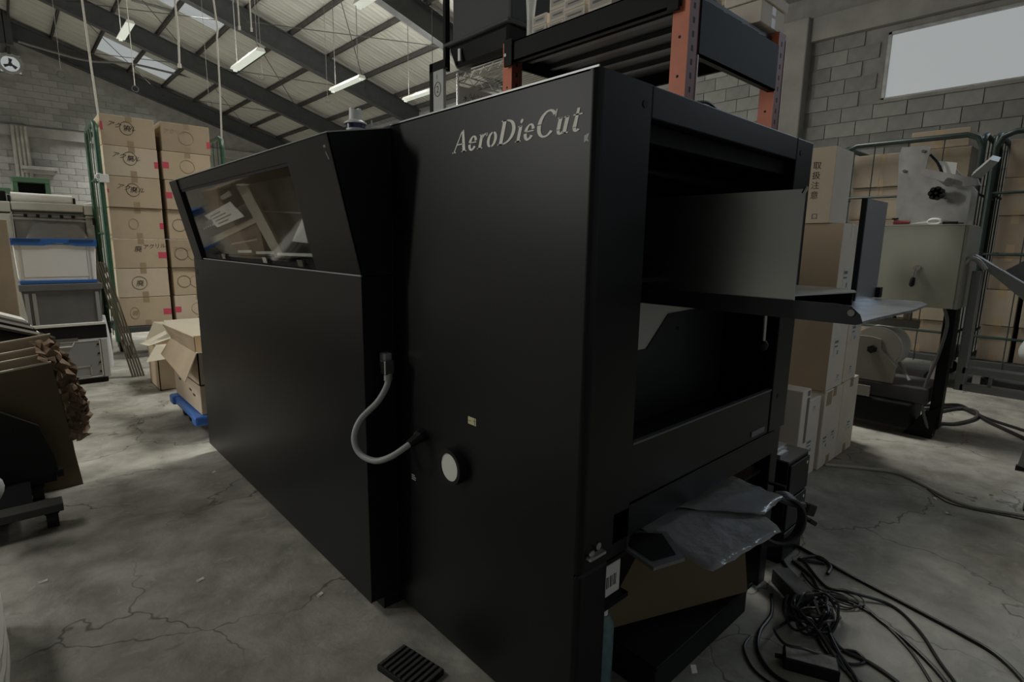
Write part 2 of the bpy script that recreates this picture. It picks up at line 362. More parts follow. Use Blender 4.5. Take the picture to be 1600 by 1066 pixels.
# ridge post and bracing
post = MB().box(.52, .86, YW - .5, YW - .48, 6.62, 7.6).box(.68, .70, YW - .6, YW - .38, 6.62, 7.6).box(.52, .86, YW - .6, YW - .58, 6.62, 7.6)
post.build('ridge_post', M_RAFTER, ceil)
def rod(a, b, r=.009, m=M_WIRE): MB().cyl(a, b, r, 6).build('brace_rod', m, ceil)
for (ya, yb) in ((23.0, 18.4), (18.3, 14.15), (14.0, 9.8)):
    for xa, xb in ((4.6, 7.5), (1.8, 4.6)):
        rod((xa, ya, roofz(xa, 7.35)), (xb, yb, roofz(xb, 7.35))); rod((xa, yb, roofz(xa, 7.35)), (xb, ya, roofz(xb, 7.35)))
MB().tube(bez([(.9, 21, 6.32), (1.72, 21, 6.21), (2.44, 21, 6.165), (3.46, 21, 6.3), (4.52, 21, 6.26), (5.94, 21, 6.2)]), .032, 8).build('conduit_pipe', mat('grey_pipe', (.14, .14, .13), .6), ceil, smooth=True)
MB().tube(bez([(2.85, 16.5, 6.62), (3.7, 16.5, 6.6), (4.85, 16.5, 6.55), (5.5, 16.5, 6.5), (6.14, 16.5, 6.4)]), .032, 8).build('conduit_pipe', MATS['grey_pipe'], ceil, smooth=True)

# ================================================================== the black machine
mc = thing('die_cutting_machine', 'large black sheet-metal die cutting machine with cream lettering on its side', 'machine', (.786, 1.0, 0))
X0, X1, YF, YB, ZT = .786, 1.776, .644, 1.34, 1.403
XL, YE = .69, 3.08
# front cabinet
MB().box(X0, X0 + .004, YF + .014, YB + .04, .03, ZT).build('side_panel', M_BLACK, mc)
MB().box(X0, X1, YF + .02, YB, ZT - .004, ZT).build('top_panel', M_BLACK, mc)
MB().box(X1 - .004, X1, YF + .02, YB, .55, ZT - .004).build('side_panel', M_BLACK, mc)
edge = MB().box(X0 - .0012, X0 + .0012, YF + .0, YB, ZT - .0012, ZT + .0022)
lbl(edge.build('bright_edge', mat('pale_metal_edge', (.35, .36, .36), .4, .6), mc), 'pale metal edge')  # thin edge strip in a lighter metallic tone than the panel
# rounded corner post
cp = MB(); R = .016; poly = [(X0 + R - R * math.cos(a), YF + R - R * math.sin(a)) for a in [math.pi / 2 * k / 6 for k in range(7)]]
poly = [(x, y) for x, y in poly] + [(X0 + .161, YF), (X0 + .161, YF + .03), (X0 + .02, YF + .03)]
cp.slab([(x, y, .44) for x, y in poly], (0, 0, ZT - .44)); cp.build('front_post', M_BLACK, mc)
MB().box(X0 + .0005, X0 + .10, YF + .002, YF + .06, .0, .44).build('leg', M_BLACK, mc, bevel=.01)
MB().box(1.66, X1, YF, YF + .03, .545, ZT).build('front_post', M_BLACK, mc, bevel=.003)
MB().box(1.715, X1 - .006, YF + .008, YF + .06, 0, .545).build('leg', M_BLACK, mc, bevel=.003)
MB().box(1.70, X1 - .006, YB - .06, YB, 0, .545).build('leg', M_BLACK2, mc)
MB().box(.949, 1.658, YF, YF + .025, 1.342, ZT).build('header', M_BLACK, mc, bevel=.003)
MB().box(.949, 1.658, YF + .03, YF + .06, 1.306, 1.345).build('inner_rail', M_BLACK2, mc, bevel=.002)
for (x, z) in ((.925, 1.365), (1.688, 1.365), (1.70, .655)): MB().cyl((x, YF - .001, z), (x, YF + .006, z), .007, 14).build('bolt_hole', M_RUBBER, mc)
MB().box(.947, 1.655, YF + .002, YF + .02, .545, .679).build('front_panel', M_BLACK, mc, bevel=.003)
lp = MB().box(.95, 1.652, YF + .0, YF + .012, .679, .684); lbl(lp.build('panel_lip', mat('dark_lip', (.12, .125, .13), .4, .5), mc), 'lighter folded lip')
MB().box(.89, 1.712, YF, YF + .022, .468, .541).build('lower_rail', M_BLACK, mc, bevel=.003)
MB().box(1.54, 1.625, YF - .0005, YF + .002, .558, .574).build('name_plate', mat('dim_plate', (.12, .12, .125), .4), mc)
# interior of the front cabinet
MB().box(.82, X1 - .01, YB - .03, YB - .02, .5, 1.39).build('inner_back', M_INNER, mc)
MB().box(.95, 1.65, YF + .06, YB - .05, 1.02, 1.03).build('inner_deck', M_BLACK2, mc)
MB().box(.79, 1.70, YF + .03, YB - .04, .60, .61).build('inner_floor', mat('inner_dark_grey', (.022, .024, .026), .5), mc)
ip = MB().slab([(1.10, .85, .8195), (1.66, .85, .8195), (1.66, .85, .965), (1.10, .85, .965)], (0, .004, 0)); lbl(ip.build('inner_panel', mat('dull_grey_panel', (.55, .56, .50), .7), mc), 'pale grey inner panel')
br = MB().slab([(1.20, .845, .615), (1.72, .845, .615), (1.72, .845, .96), (1.645, .845, .918), (1.387, .845, .910), (1.285, .845, .8195), (1.20, .845, .8195)], (0, .004, 0)); br.build('inner_bracket', mat('inner_dark_grey', (.022, .024, .026), .5), mc)
MB().cyl((1.43, .838, .865), (1.43, .845, .865), .005, 10).build('inner_bolt', M_CHROME, mc)
# outfeed tray and guides
lg = MB().box(1.10, 1.104, .405, .98, .985, 1.208).build('guide_plate', M_STEEL, mc)
MB().cyl((1.102, .409, 1.2), (1.102, .403, 1.212), .004, 8).build('guide_pin', M_CHROME, mc)
tp = [(1.10, .95), (1.10, .292), (1.215, .292), (1.45, .283), (1.62, .292), (1.68, .315), (1.70, .35), (1.655, .62), (1.655, .95)]
MB().slab([(x, y, .968) for x, y in tp], (0, 0, .005)).build('tray', mat('tray_steel', (.52, .54, .57), .33, .9, noise=.25, nscale=25), mc)
MB().slab([(1.099, .95, .968), (1.099, .296, .968), (1.099, .286, .972), (1.099, .292, .988), (1.099, .305, 1.0), (1.099, .33, 1.003), (1.099, .95, 1.003)], (-.003, 0, 0)).build('tray_lip', M_STEELBL, mc)
MB().cyl((1.0965, .305, .989), (1.0935, .305, .989), .006, 14).build('tray_bolt', M_CHROME, mc)
MB().slab([(1.115, .445, 1.004), (1.40, .385, 1.004), (1.44, .40, 1.004), (1.50, .46, 1.004), (1.50, .9, 1.004), (1.115, .9, 1.004)], (0, 0, .003)).build('sheet_rest', mat('pale_bare_plate', (.52, .54, .54), .35, .6), mc)
MB().box(1.43, 1.435, .40, .9, .973, 1.004).build('rest_rail', M_BLACK2, mc)
MB().box(1.56, 1.73, .428, .431, .973, 1.222).build('stop_plate', mat('bright_steel_plate', (.62, .66, .72), .36, 1.0, bump=.03, bscale=40, stretch=(1, 1, 30)), mc)
MB().box(1.554, 1.560, .4285, .440, .973, 1.222).build('stop_flange', M_STEELBL, mc)
MB().box(1.72, 1.745, .418, .44, .973, 1.0).build('stop_block', M_BLACK2, mc)
MB().box(.93, .97, .99, 1.0, 1.18, 1.235).build('inner_tab', M_STEEL, mc)
lv = MB().cyl((1.521, .63, .965), (1.526, .63, .845), .005, 12).build('lever', M_CHROME, mc, smooth=True)
kb = MB().tube([(1.526, .63, .847), (1.5262, .63, .842), (1.5265, .63, .833), (1.527, .63, .823), (1.527, .63, .818)], [.006, .011, .014, .010, .003], 12).build('lever_knob', M_RUBBER, lv, smooth=True)
# lower shelf
MB().box(.80, 1.71, YF + .03, YB - .06, .395, .405).build('lower_shelf', M_BLACK2, mc)
MB().box(.80, 1.71, YB - .05, YB - .04, .05, .45).build('lower_back', M_BLACK2, mc)
# left long unit
lo = MB().box(XL, XL + .003, 1.343, YE, .048, 1.010).build('door_panel', M_BLACK, mc, bevel=.001)
ed = MB().box(XL - .001, XL + .004, 1.343, YE, 1.009, 1.0125); lbl(ed.build('bright_edge', MATS['pale_metal_edge'], mc), 'pale top edge of the long door')
MB().box(XL + .003, X0 + .9, 1.345, YE, .05, 1.008).build('cabinet_body', M_BLACK2, mc)
MB().box(XL + .05, X0 + .8, 1.36, YE - .06, 0, .05).build('plinth', M_RUBBER, mc)
MB().box(XL - .001, XL + .002, 3.02, 3.05, .93, .955).build('door_latch', M_RUBBER, mc)
kx = .08 / .35
def sp(y, z, o=0): return (XL - (z - 1.01) * kx - o, y, z)
def hood(name, y0, y1, z0, z1, m=M_BLACK, o=0, t=.004, parent=None):
    return MB().slab([sp(y0, z0, o), sp(y1, z0, o), sp(y1, z1, o), sp(y0, z1, o)], (t, 0, 0)).build(name, m, parent or mc)
hood('hood_panel', 1.34, 1.625, 1.014, 1.358)
hood('hood_top_rail', 1.625, 2.905, 1.318, 1.358)
hood('hood_end_post', 2.905, 3.04, 1.005, 1.360, o=.006, t=.03)
hood('hood_slot', 1.63, 2.90, 1.309, 1.318, M_RUBBER, o=-.003)
hood('hood_bottom_rail', 1.625, 2.905, 1.014, 1.034, M_BLACK2, o=-.012)
pn = hood('hood_window', 1.6, 2.92, 1.03, 1.312, M_GLASS, o=-.006, t=.003)
for yy in (1.73, 2.05, 2.55): hood('window_catch', yy - .02, yy + .02, 1.02, 1.04, M_CHROME, o=.003, t=.006, parent=mc)
MB().slab([sp(1.34, 1.012), (X0, 1.34, 1.012), (X0, 1.34, 1.392), sp(1.34, 1.358)], (0, .004, 0)).build('hood_side', M_BLACK2, mc)
MB().slab([sp(1.342, 1.3585), (X0, 1.342, 1.393), (X0 + .9, 1.342, 1.393), (X0 + .9, 3.03, 1.393), (X0, 3.03, 1.393), sp(3.03, 1.3605)], (0, 0, .004)).build('hood_top', M_BLACK, mc)
e2 = MB().slab([sp(1.342, 1.3605, .0015), sp(3.03, 1.3625, .0015), sp(3.03, 1.366, -.002), sp(1.342, 1.364, -.002)], (.002, 0, 0)).slab([sp(1.3385, 1.3605), (X0, 1.3385, 1.395), (X0, 1.3385, 1.398), sp(1.3385, 1.3635)], (0, .002, 0))
lbl(e2.build('bright_edge', MATS['pale_metal_edge'], mc), 'pale roof edge of the hood')
MB().slab([(XL, 3.035, 1.01), (X0 + .9, 3.035, 1.01), (X0 + .9, 3.035, 1.39), (.61, 3.035, 1.358)], (0, .004, 0)).build('hood_end', M_BLACK2, mc)
MB().box(X0 + .895, X0 + .9, 1.345, 3.03, 1.01, 1.39).build('hood_back', mat('hood_back_dark', (.03, .028, .026), .7), mc)
lbl(MB().slab([sp(1.362, 1.335, .001), sp(1.375, 1.335, .001), sp(1.375, 1.329, .001), sp(1.362, 1.329, .001)], (.001, 0, 0)).slab([sp(1.366, 1.32, .001), sp(1.372, 1.32, .001), sp(1.362, 1.30, .001), sp(1.358, 1.302, .001)], (.001, 0, 0)).build('paint_chip', M_CHROME, mc), 'silver paint chips')
# made-up flat shapes behind the hood pane, standing in for the scene it shows
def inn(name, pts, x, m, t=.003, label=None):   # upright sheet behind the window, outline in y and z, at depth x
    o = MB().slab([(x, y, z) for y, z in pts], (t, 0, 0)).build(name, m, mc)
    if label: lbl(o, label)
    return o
inn('pane_sheet', [(2.879, 1.2075), (2.477, 1.2533), (2.312, 1.1899), (2.687, 1.1529)], .705, M_PAPER, .002, 'white printed sheet added behind the window')
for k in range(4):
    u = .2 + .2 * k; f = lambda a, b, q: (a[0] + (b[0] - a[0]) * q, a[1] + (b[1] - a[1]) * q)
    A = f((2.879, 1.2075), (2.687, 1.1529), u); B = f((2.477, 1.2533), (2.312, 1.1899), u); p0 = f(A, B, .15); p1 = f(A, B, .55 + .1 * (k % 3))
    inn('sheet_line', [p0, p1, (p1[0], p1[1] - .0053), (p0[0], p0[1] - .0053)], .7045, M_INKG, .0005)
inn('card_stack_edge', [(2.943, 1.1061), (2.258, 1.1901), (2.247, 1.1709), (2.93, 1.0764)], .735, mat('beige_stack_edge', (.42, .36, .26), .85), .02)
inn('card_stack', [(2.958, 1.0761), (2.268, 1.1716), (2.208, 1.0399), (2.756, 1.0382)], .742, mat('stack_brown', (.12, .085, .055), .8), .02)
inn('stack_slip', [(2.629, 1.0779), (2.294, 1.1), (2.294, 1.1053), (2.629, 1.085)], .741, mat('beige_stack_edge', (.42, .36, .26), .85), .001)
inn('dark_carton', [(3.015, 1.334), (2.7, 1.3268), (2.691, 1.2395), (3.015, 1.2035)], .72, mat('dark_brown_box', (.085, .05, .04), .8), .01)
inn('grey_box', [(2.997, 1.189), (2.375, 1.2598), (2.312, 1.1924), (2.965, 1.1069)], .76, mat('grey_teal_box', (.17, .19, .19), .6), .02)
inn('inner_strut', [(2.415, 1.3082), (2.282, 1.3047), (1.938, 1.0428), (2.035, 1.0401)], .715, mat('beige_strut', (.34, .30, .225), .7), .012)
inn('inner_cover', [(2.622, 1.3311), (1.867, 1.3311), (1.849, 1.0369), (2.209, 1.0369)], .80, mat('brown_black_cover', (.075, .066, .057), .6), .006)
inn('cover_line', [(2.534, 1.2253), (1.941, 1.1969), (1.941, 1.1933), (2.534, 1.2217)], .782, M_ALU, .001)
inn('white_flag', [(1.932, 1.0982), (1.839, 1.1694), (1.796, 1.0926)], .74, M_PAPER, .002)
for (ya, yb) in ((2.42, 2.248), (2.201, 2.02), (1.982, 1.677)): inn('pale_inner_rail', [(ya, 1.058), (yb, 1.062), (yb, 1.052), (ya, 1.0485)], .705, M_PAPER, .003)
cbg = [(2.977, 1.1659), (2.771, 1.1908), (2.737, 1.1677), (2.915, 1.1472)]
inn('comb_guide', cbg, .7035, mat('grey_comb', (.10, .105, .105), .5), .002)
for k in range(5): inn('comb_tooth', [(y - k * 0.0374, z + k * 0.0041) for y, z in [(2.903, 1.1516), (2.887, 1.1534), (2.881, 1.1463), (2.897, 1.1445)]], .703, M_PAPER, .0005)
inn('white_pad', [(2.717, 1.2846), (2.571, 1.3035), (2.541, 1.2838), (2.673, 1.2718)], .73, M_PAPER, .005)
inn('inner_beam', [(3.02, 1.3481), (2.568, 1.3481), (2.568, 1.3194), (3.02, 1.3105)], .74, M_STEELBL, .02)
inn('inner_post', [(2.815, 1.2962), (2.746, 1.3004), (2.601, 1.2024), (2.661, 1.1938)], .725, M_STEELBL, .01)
# side fittings: porthole, sticker, cable, connector, caption
c0 = Vector((X0, 1.055, .548)); pt = MB().ring(c0 + Vector((-.024, 0, 0)), (1, 0, 0), .046, .036, .024); ph = pt.build('porthole', M_RUBBER, mc, smooth=True)
lbl(MB().cyl(c0 + Vector((-.021, 0, 0)), c0 + Vector((-.016, 0, 0)), .0362, 28).build('porthole_disc', mat('pale_disc', (.66, .66, .60), .6), ph), 'pale disc in the porthole')
st = MB().box(X0 - .001, X0, .976, 1.006, .671, .689).build('sticker', M_YELLOW, mc)
MB().box(X0 - .0015, X0 - .001, .980, .9815, .672, .688).box(X0 - .0015, X0 - .001, .978, .986, .681, .6825).box(X0 - .0015, X0 - .001, .994, 1.003, .679, .6805).build('sticker_print', M_INKG, st)
for i, (w, z) in enumerate(((.016, .452), (.022, .446), (.02, .440))): MB().box(X0 - .0006, X0, 1.265 - w, 1.265, z, z + .003).build('caption_line', M_GREY, mc)
cn = MB().box(.735, .760, 1.312, 1.340, .755, .800).build('connector', M_ALUM, mc, bevel=.004)
MB().box(.722, .752, 1.288, 1.314, .745, .785).build('connector_shell', M_CHROME, cn, bevel=.003)
MB().cyl((.738, 1.298, .748), (.737, 1.298, .728), .0115, 12).build('cable_gland', M_ALUM, cn, smooth=True)
cbl = [(0.738, 1.298, 0.745), (0.738, 1.298, 0.736), (0.733, 1.3, 0.711), (0.715, 1.319, 0.667), (0.675, 1.345, 0.617), (0.655, 1.345, 0.569), (0.658, 1.32, 0.531), (0.675, 1.268, 0.522), (0.7, 1.224, 0.542), (0.74, 1.199, 0.573), (0.765, 1.201, 0.581)]
MB().tube(bez(cbl), .0085, 10).build('power_cable', M_GREY, mc, smooth=True)
g2 = MB().tube([(.738, 1.20, .572), (.758, 1.20, .580), (.764, 1.20, .583), (.770, 1.202, .585), (.787, 1.205, .589)], [.011, .014, .014, .018, .018], 8).build('cable_gland', M_RUBBER, mc)
for (y, z) in ((1.315, .79), (1.318, .69)): MB().cyl((.75, YB - .003, z), (.75, YB, z), .005, 10).build('screw', M_RUBBER, mc)
# worn paint mark near the lettering
lbl(MB().slab([(X0 - .0006, .672, 1.292), (X0 - .0006, .660, 1.296), (X0 - .0006, .664, 1.286), (X0 - .0006, .660, 1.281), (X0 - .0006, .668, 1.283), (X0 - .0006, .672, 1.279)], (.0005, 0, 0)).build('paint_chip', M_GREY, mc), 'pale paint chip below the lettering')
lbl(MB().box(X0 + .02, X0 + .07, YF - .012, YF, .47, .476).build('latch_tab', M_ALUM, mc), 'small metal latch')
MB().cyl((X0 + .03, YF - .008, .482), (X0 + .03, YF + .004, .482), .008, 12).build('latch_bolt', M_CHROME, mc)
MB().cyl((X0 + .05, YF - .008, .492), (X0 + .05, YF + .004, .492), .008, 12).build('latch_bolt', M_CHROME, mc)

# ---- lettering: sloped serif capitals and small letters, built from strokes, each letter a part
CAPH = .046
def letters():
    def st(p, q, w, w2=None):
        w2 = w if w2 is None else w2
        w, w2 = w * 1.25, w2 * 1.25
        return [(p[0] - w / 2, p[1]), (p[0] + w / 2, p[1]), (q[0] + w2 / 2, q[1]), (q[0] - w2 / 2, q[1])]
    def hb(x0, x1, y, t=.045): return [(x0, y), (x1, y), (x1, y + t), (x0, y + t)]
    def arc(cx, cy, rx, ry, a0, a1, side, thin, n=14):
        qs = []; side *= 1.2; thin *= 1.3
        for k in range(n):
            A = [math.radians(a0 + (a1 - a0) * (k + j) / n) for j in (0, 1)]
            o = [(cx + rx * math.cos(a), cy + ry * math.sin(a)) for a in A]
            i = [(cx + (rx - side) * math.cos(a), cy + (ry - thin) * math.sin(a)) for a in A]
            qs.append([o[0], o[1], i[1], i[0]])
        return qs
    G = {}
    G['A'] = (.92, [st((.10, 0), (.46, 1), .05), st((.78, 0), (.48, 1), .15, .10), hb(.26, .66, .34, .05), hb(0, .24, 0), hb(.62, .94, 0)])
    G['e'] = (.56, arc(.28, .31, .26, .33, 20, 172, .13, .05) + arc(.28, .31, .26, .33, 188, 330, .13, .07) + [hb(.10, .50, .32, .045)])
    G['r'] = (.46, [st((.16, 0), (.16, .62), .13), hb(.02, .32, 0), hb(.02, .2, .585)] + arc(.38, .40, .18, .24, 55, 165, .06, .06) + [[(.42, .50), (.50, .52), (.50, .64), (.40, .64)]])
    G['o'] = (.60, arc(.30, .31, .28, .33, 100, 262, .13, .05) + arc(.30, .31, .28, .33, -80, 78, .13, .05))
    G['D'] = (.92, [st((.20, 0), (.20, 1), .15), hb(.03, .36, 0), hb(.03, .36, .955)] + arc(.34, .5, .54, .5, -86, 86, .15, .05, 20))
    G['i'] = (.32, [st((.16, 0), (.16, .62), .13), hb(.02, .30, 0), hb(.02, .2, .585), [(.09, .78), (.16, .72), (.23, .78), (.23, .85), (.16, .91), (.09, .85)]])
    G['C'] = (.86, arc(.47, .5, .45, .52, 38, 178, .15, .055, 18) + arc(.47, .5, .45, .52, 182, 322, .15, .055, 18) + [[(.78, .98), (.83, .98), (.83, .70), (.79, .70)]])
    G['u'] = (.62, [st((.15, .16), (.15, .62), .13), st((.45, 0), (.45, .62), .13), hb(.02, .2, .585), hb(.32, .5, .585), hb(.44, .62, 0)] + arc(.28, .18, .195, .20, 180, 320, .12, .06))
    G['t'] = (.42, [st((.18, .14), (.18, .84), .13, .09), hb(.02, .40, .585, .05)] + arc(.29, .16, .175, .18, 180, 325, .12, .06))
    return G
GL = letters(); adv = 0; word = 'AeroDieCut'; tot = sum(GL[c][0] + .06 for c in word)
kxs = .385 / tot
for c in word:
    w, polys = GL[c]; mb = MB()
    for p in polys:
        q = []
        for (x, y) in p:
            X = (adv + x) * kxs + y * CAPH * .30; q.append((X0 - .0012, 1.066 - X, 1.302 + y * CAPH * 1.02))
        mb.slab(q, (.0012, 0, 0))
    o = mb.build('letter', M_LETTER, mc); adv += w + .06

# ================================================================== objects on and under the machine
BX, BY = .705, 1.375
d = thing('signal_beacon', 'white jug-shaped beacon with dark blue band on top of the black machine', 'beacon', (BX, BY, 1.3810))
MB().cyl((BX, BY, 1.3810), (BX, BY, 1.3865), .024, 20).build('base', M_WHITE, d, smooth=True)
MB().cyl((BX, BY, 1.3865), (BX, BY, 1.3976), .0245, 20).build('blue_band', mat('navy_plastic', (.02, .025, .09), .3), d, smooth=True)
MB().tube([(BX, BY, 1.3976), (BX, BY, 1.4012), (BX, BY, 1.4077)], [.029, .028, .017], 20).build('shoulder', M_WHITE, d, smooth=True)
nk = MB().cyl((BX, BY, 1.4077), (BX, BY, 1.4316), .0165, 20, .0155).build('neck', M_WHITE, d, smooth=True)
for sx in (-.010, .010): MB().box(BX + sx - .004, BX + sx + .004, BY - .006, BY + .006, 1.4298, 1.4371).build('lug', M_WHITE, nk)
MB().cyl((BX + .035, BY - .02, 1.3810), (BX + .035, BY - .02, 1.4095), .0022, 8).build('pin', M_WHITE, d)
solo(MB().tube(bez([(1.13, .69, 1.4065), (1.17, .685, 1.416), (1.22, .68, 1.424), (1.27, .68, 1.414), (1.31, .685, 1.4065), (1.36, .70, 1.4065)]), .0035, 7).build('cord', M_CABLE, None, smooth=True), 'short dark cord arching over the machine\'s top front edge', 'cord')
# polythene bags on the lower shelf, cardboard, box, can
def sheet(name, pts, nu, nv, amp, m, zf=None, seed=1):
    rnd = random.Random(seed); A, B, Cc, D = [Vector(p) for p in pts]; vs = []; fs = []
    for i in range(nu + 1):
        for j in range(nv + 1):
            u, v = i / nu, j / nv; p = (A * (1 - u) + B * u) * (1 - v) + (D * (1 - u) + Cc * u) * v
            p = p + Vector((rnd.uniform(-.3, .3), rnd.uniform(-.3, .3), rnd.uniform(-1, 1))) * amp; vs.append(p)
    for i in range(nu):
        for j in range(nv): a = i * (nv + 1) + j; fs.append((a, a + 1, a + nv + 2, a + nv + 1))
    mb = MB().add(vs, fs); o = mb.build(name, m, None, smooth=True)
    s = o.modifiers.new('solid', 'SOLIDIFY'); s.thickness = .0015
    return o
b1 = sheet('plastic_bag', [(1.10, .80, .418), (1.05, .495, .412), (1.33, .462, .42), (1.49, .70, .424)], 14, 10, .0035, M_BAG, seed=3)
solo(b1, 'clear plastic bag lying on the machine\'s lower shelf, corner hanging forward', 'plastic bag', )
b2 = sheet('plastic_bag', [(1.12, .82, .430), (1.36, .517, .430), (1.49, .525, .434), (1.56, .80, .432)], 12, 9, .003, mat('grey_polythene', (.30, .31, .31), .22, trans=.2, bump=.5, bscale=20), seed=4)
solo(b2, 'grey plastic sheet on top of the clear bag beside the coiled mains cable', 'plastic bag')
tr = thing('black_folder', 'flat black tray with a pale rim next to the plastic bags', 'tray', (1.02, .66, .407))
MB().slab([(.985, .68, .407), (.965, .585, .407), (1.05, .56, .407), (1.12, .65, .407), (1.05, .72, .407)], (0, 0, .008)).build('rim', mat('dim_clear_rim', (.15, .155, .155), .3), tr)
MB().slab([(.995, .67, .4155), (.983, .60, .4155), (1.045, .58, .4155), (1.10, .65, .4155), (1.05, .70, .4155)], (0, 0, .002)).build('inset', M_RUBBER, tr)
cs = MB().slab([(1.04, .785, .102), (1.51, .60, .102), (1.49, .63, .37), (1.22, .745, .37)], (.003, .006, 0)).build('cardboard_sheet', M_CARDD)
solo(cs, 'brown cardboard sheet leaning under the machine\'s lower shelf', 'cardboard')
bk = thing('shade_crate', 'low black crate added for the shade under the leaning cardboard sheet', 'crate', (1.3, .78, 0))  # added crate, near-black to give the shade beneath the cardboard
MB().box(1.06, 1.56, .62, 1.05, 0, .088).build('body', M_RUBBER, bk, bevel=.006); MB().box(1.05, 1.57, .61, 1.06, .088, .10).build('rim', M_BLACK2, bk, bevel=.003)
bb = thing('barcode_box', 'small white box with a barcode standing on edge inside the machine\'s left leg', 'box', (1.0, .74, .262))
MB().box(.955, 1.036, .72, .80, .262, .345).build('body', M_PAPER, bb, bevel=.002)
MB().box(.957, 1.034, .722, .80, .345, .347).build('top_print', M_INKG, bb)
for k in range(7): MB().box(.975 + k * .007, .975 + k * .007 + (.004 if k % 2 else .0025), .7193, .72, .285, .315).build('bar', M_INK, bb)
pb = MB().box(.90, 1.045, .70, .90, .25, .262).build('bracket_shelf', M_BLACK2, mc)
cn2 = thing('spray_can', 'teal printed spray can standing at the machine\'s left front leg', 'can', (.99, .73, 0))
MB().tube([(.99, .73, .0), (.99, .73, .19), (.99, .73, .205), (.99, .73, .212)], [.027, .027, .018, .014], 20).build('body', M_TEAL, cn2, smooth=True)
MB().cyl((.99, .73, .212), (.99, .73, .232), .011, 14).build('nozzle', M_WHITE, cn2, smooth=True)
solo(MB().slab([(1.21, .60, .001), (1.223, .592, .001), (1.226, .60, .018), (1.213, .608, .020)], (.001, .001, 0)).build('paper_scrap', M_PAPER), 'small curled white scrap of paper under the machine front', 'paper scrap')
ft = thing('foot_pedal', 'black ribbed foot pedal on the floor beside the machine base', 'pedal', (.68, 1.09, 0))
Mf = frame_M((.665, 1.09, 0), (.2, -.98, 0), (.98, .2, 0))
MB().box(-.075, .075, -.05, .045, .0, .018, Mf).build('plate', M_RUBBER, ft, bevel=.003)
for k in range(9): MB().box(-.07 + k * .017, -.062 + k * .017, -.045, .04, .018, .022, Mf).build('rib', mat('worn_rubber_rib', (.05, .05, .05), .5), ft)

# black drawer cabinet and PC behind the right leg
dc = thing('drawer_cabinet', 'narrow black drawer cabinet standing right behind the machine\'s right leg', 'cabinet', (2.0, .9, 0))
MB().box(1.90, 2.08, .66, 1.10, 0, .375).build('body', M_BLACK, dc, bevel=.003)
MB().box(1.90, 2.08, .66, 1.10, .375, .381).build('top', mat('dusty_black_top', (.085, .085, .08), .5), dc)
for z0, z1 in ((.245, .365), (.125, .235), (.01, .115)):
    dr = MB().box(1.905, 2.075, .652, .66, z0, z1).build('drawer', M_BLACK, dc, bevel=.003)
    MB().cyl((2.05, .650, z1 - .02), (2.05, .652, z1 - .02), .006, 10).build('lock', M_WHITE, dr)
solo(MB().box(1.84, 1.98, .70, .76, .395, .405).box(1.86, 2.0, .71, .75, .405, .41).box(1.90, 1.97, .69, .76, .381, .396).build('metal_clip', M_ALU), 'bright metal clip on top of the black drawer cabinet', 'clip')

# ================================================================== cables on the right floor
def cable(pts, r, label, m=M_CABLE, group=None, name='power_cable', n=6):
    o = MB().tube(bez([(x, y, max(z, r)) for x, y, z in pts], n), r, 7).build(name, m, None, smooth=True)
    return solo(o, label, 'cable', group)
cable([(2.08, .69, 0), (2.02, .50, 0), (1.963, .272, 0), (1.93, .15, 0), (1.90, .075, 0), (1.83, .014, 0), (1.70, -.06, 0)], .006, 'black cable running straight out from the drawer cabinet to the right edge')
cable([(1.95, .63, 0), (1.90, .55, 0), (1.83, .49, 0), (1.86, .40, 0), (1.82, .33, 0), (1.78, .26, 0), (1.70, .17, 0), (1.62, .12, 0), (1.5, .09, 0)], .0055, 'black cable curving down the floor inside the long straight one')
cable([(1.98, .60, 0), (1.88, .50, 0), (1.88, .43, 0.02), (1.93, .33, 0), (1.86, .245, 0), (1.75, .175, 0), (1.64, .105, 0), (1.45, .05, 0)], .005, 'thin black cable crossing the coil of thin wire')
cable([(1.93, .66, .0), (1.82, .56, 0), (1.75, .50, .03), (1.66, .44, .03), (1.58, .37, 0), (1.50, .30, 0), (1.40, .25, 0)], .006, 'black cable lying over the tangled bundle')
cable([(1.70, .60, 0), (1.60, .56, 0), (1.50, .55, 0), (1.42, .52, 0), (1.37, .47, 0), (1.36, .42, 0), (1.385, .36, 0), (1.42, .30, 0), (1.46, .245, 0), (1.44, .18, 0)], .0055, 'black cable making a wide loop around the grey power adapter')
cable([(1.62, .50, .02), (1.55, .52, .01), (1.47, .50, .05), (1.44, .46, .05), (1.46, .42, .05), (1.50, .385, .03), (1.56, .37, 0)], .004, 'thin black wire looping over the grey power adapter')
cable([(1.60, .43, 0), (1.55, .38, 0), (1.56, .33, 0), (1.60, .31, 0), (1.62, .34, 0), (1.58, .37, 0), (1.52, .33, 0), (1.48, .28, 0), (1.44, .22, 0)], .004, 'thin black wire curled in front of the tangled bundle')
cable([(2.02, .55, 0), (1.98, .62, 0), (2.05, .58, 0), (2.02, .53, 0), (1.96, .52, 0)], .006, 'short black cable hooked beside the drawer cabinet base')
cable([(1.70, .56, 0), (1.62, .50, .05), (1.57, .42, .04), (1.53, .35, 0), (1.50, .28, 0), (1.47, .20, 0)], .005, 'black cable lying along the left flank of the tangled bundle')
cable([(1.66, .43, .02), (1.60, .37, 0), (1.60, .30, 0), (1.57, .22, 0), (1.50, .15, 0), (1.42, .10, 0)], .0055, 'black cable leaving the front of the tangled bundle toward the camera')
cable([(1.46, .56, 0), (1.40, .55, 0), (1.345, .50, 0), (1.33, .44, 0), (1.35, .37, 0), (1.40, .29, 0)], .0035, 'thin outermost black wire left of the grey adapter loop')
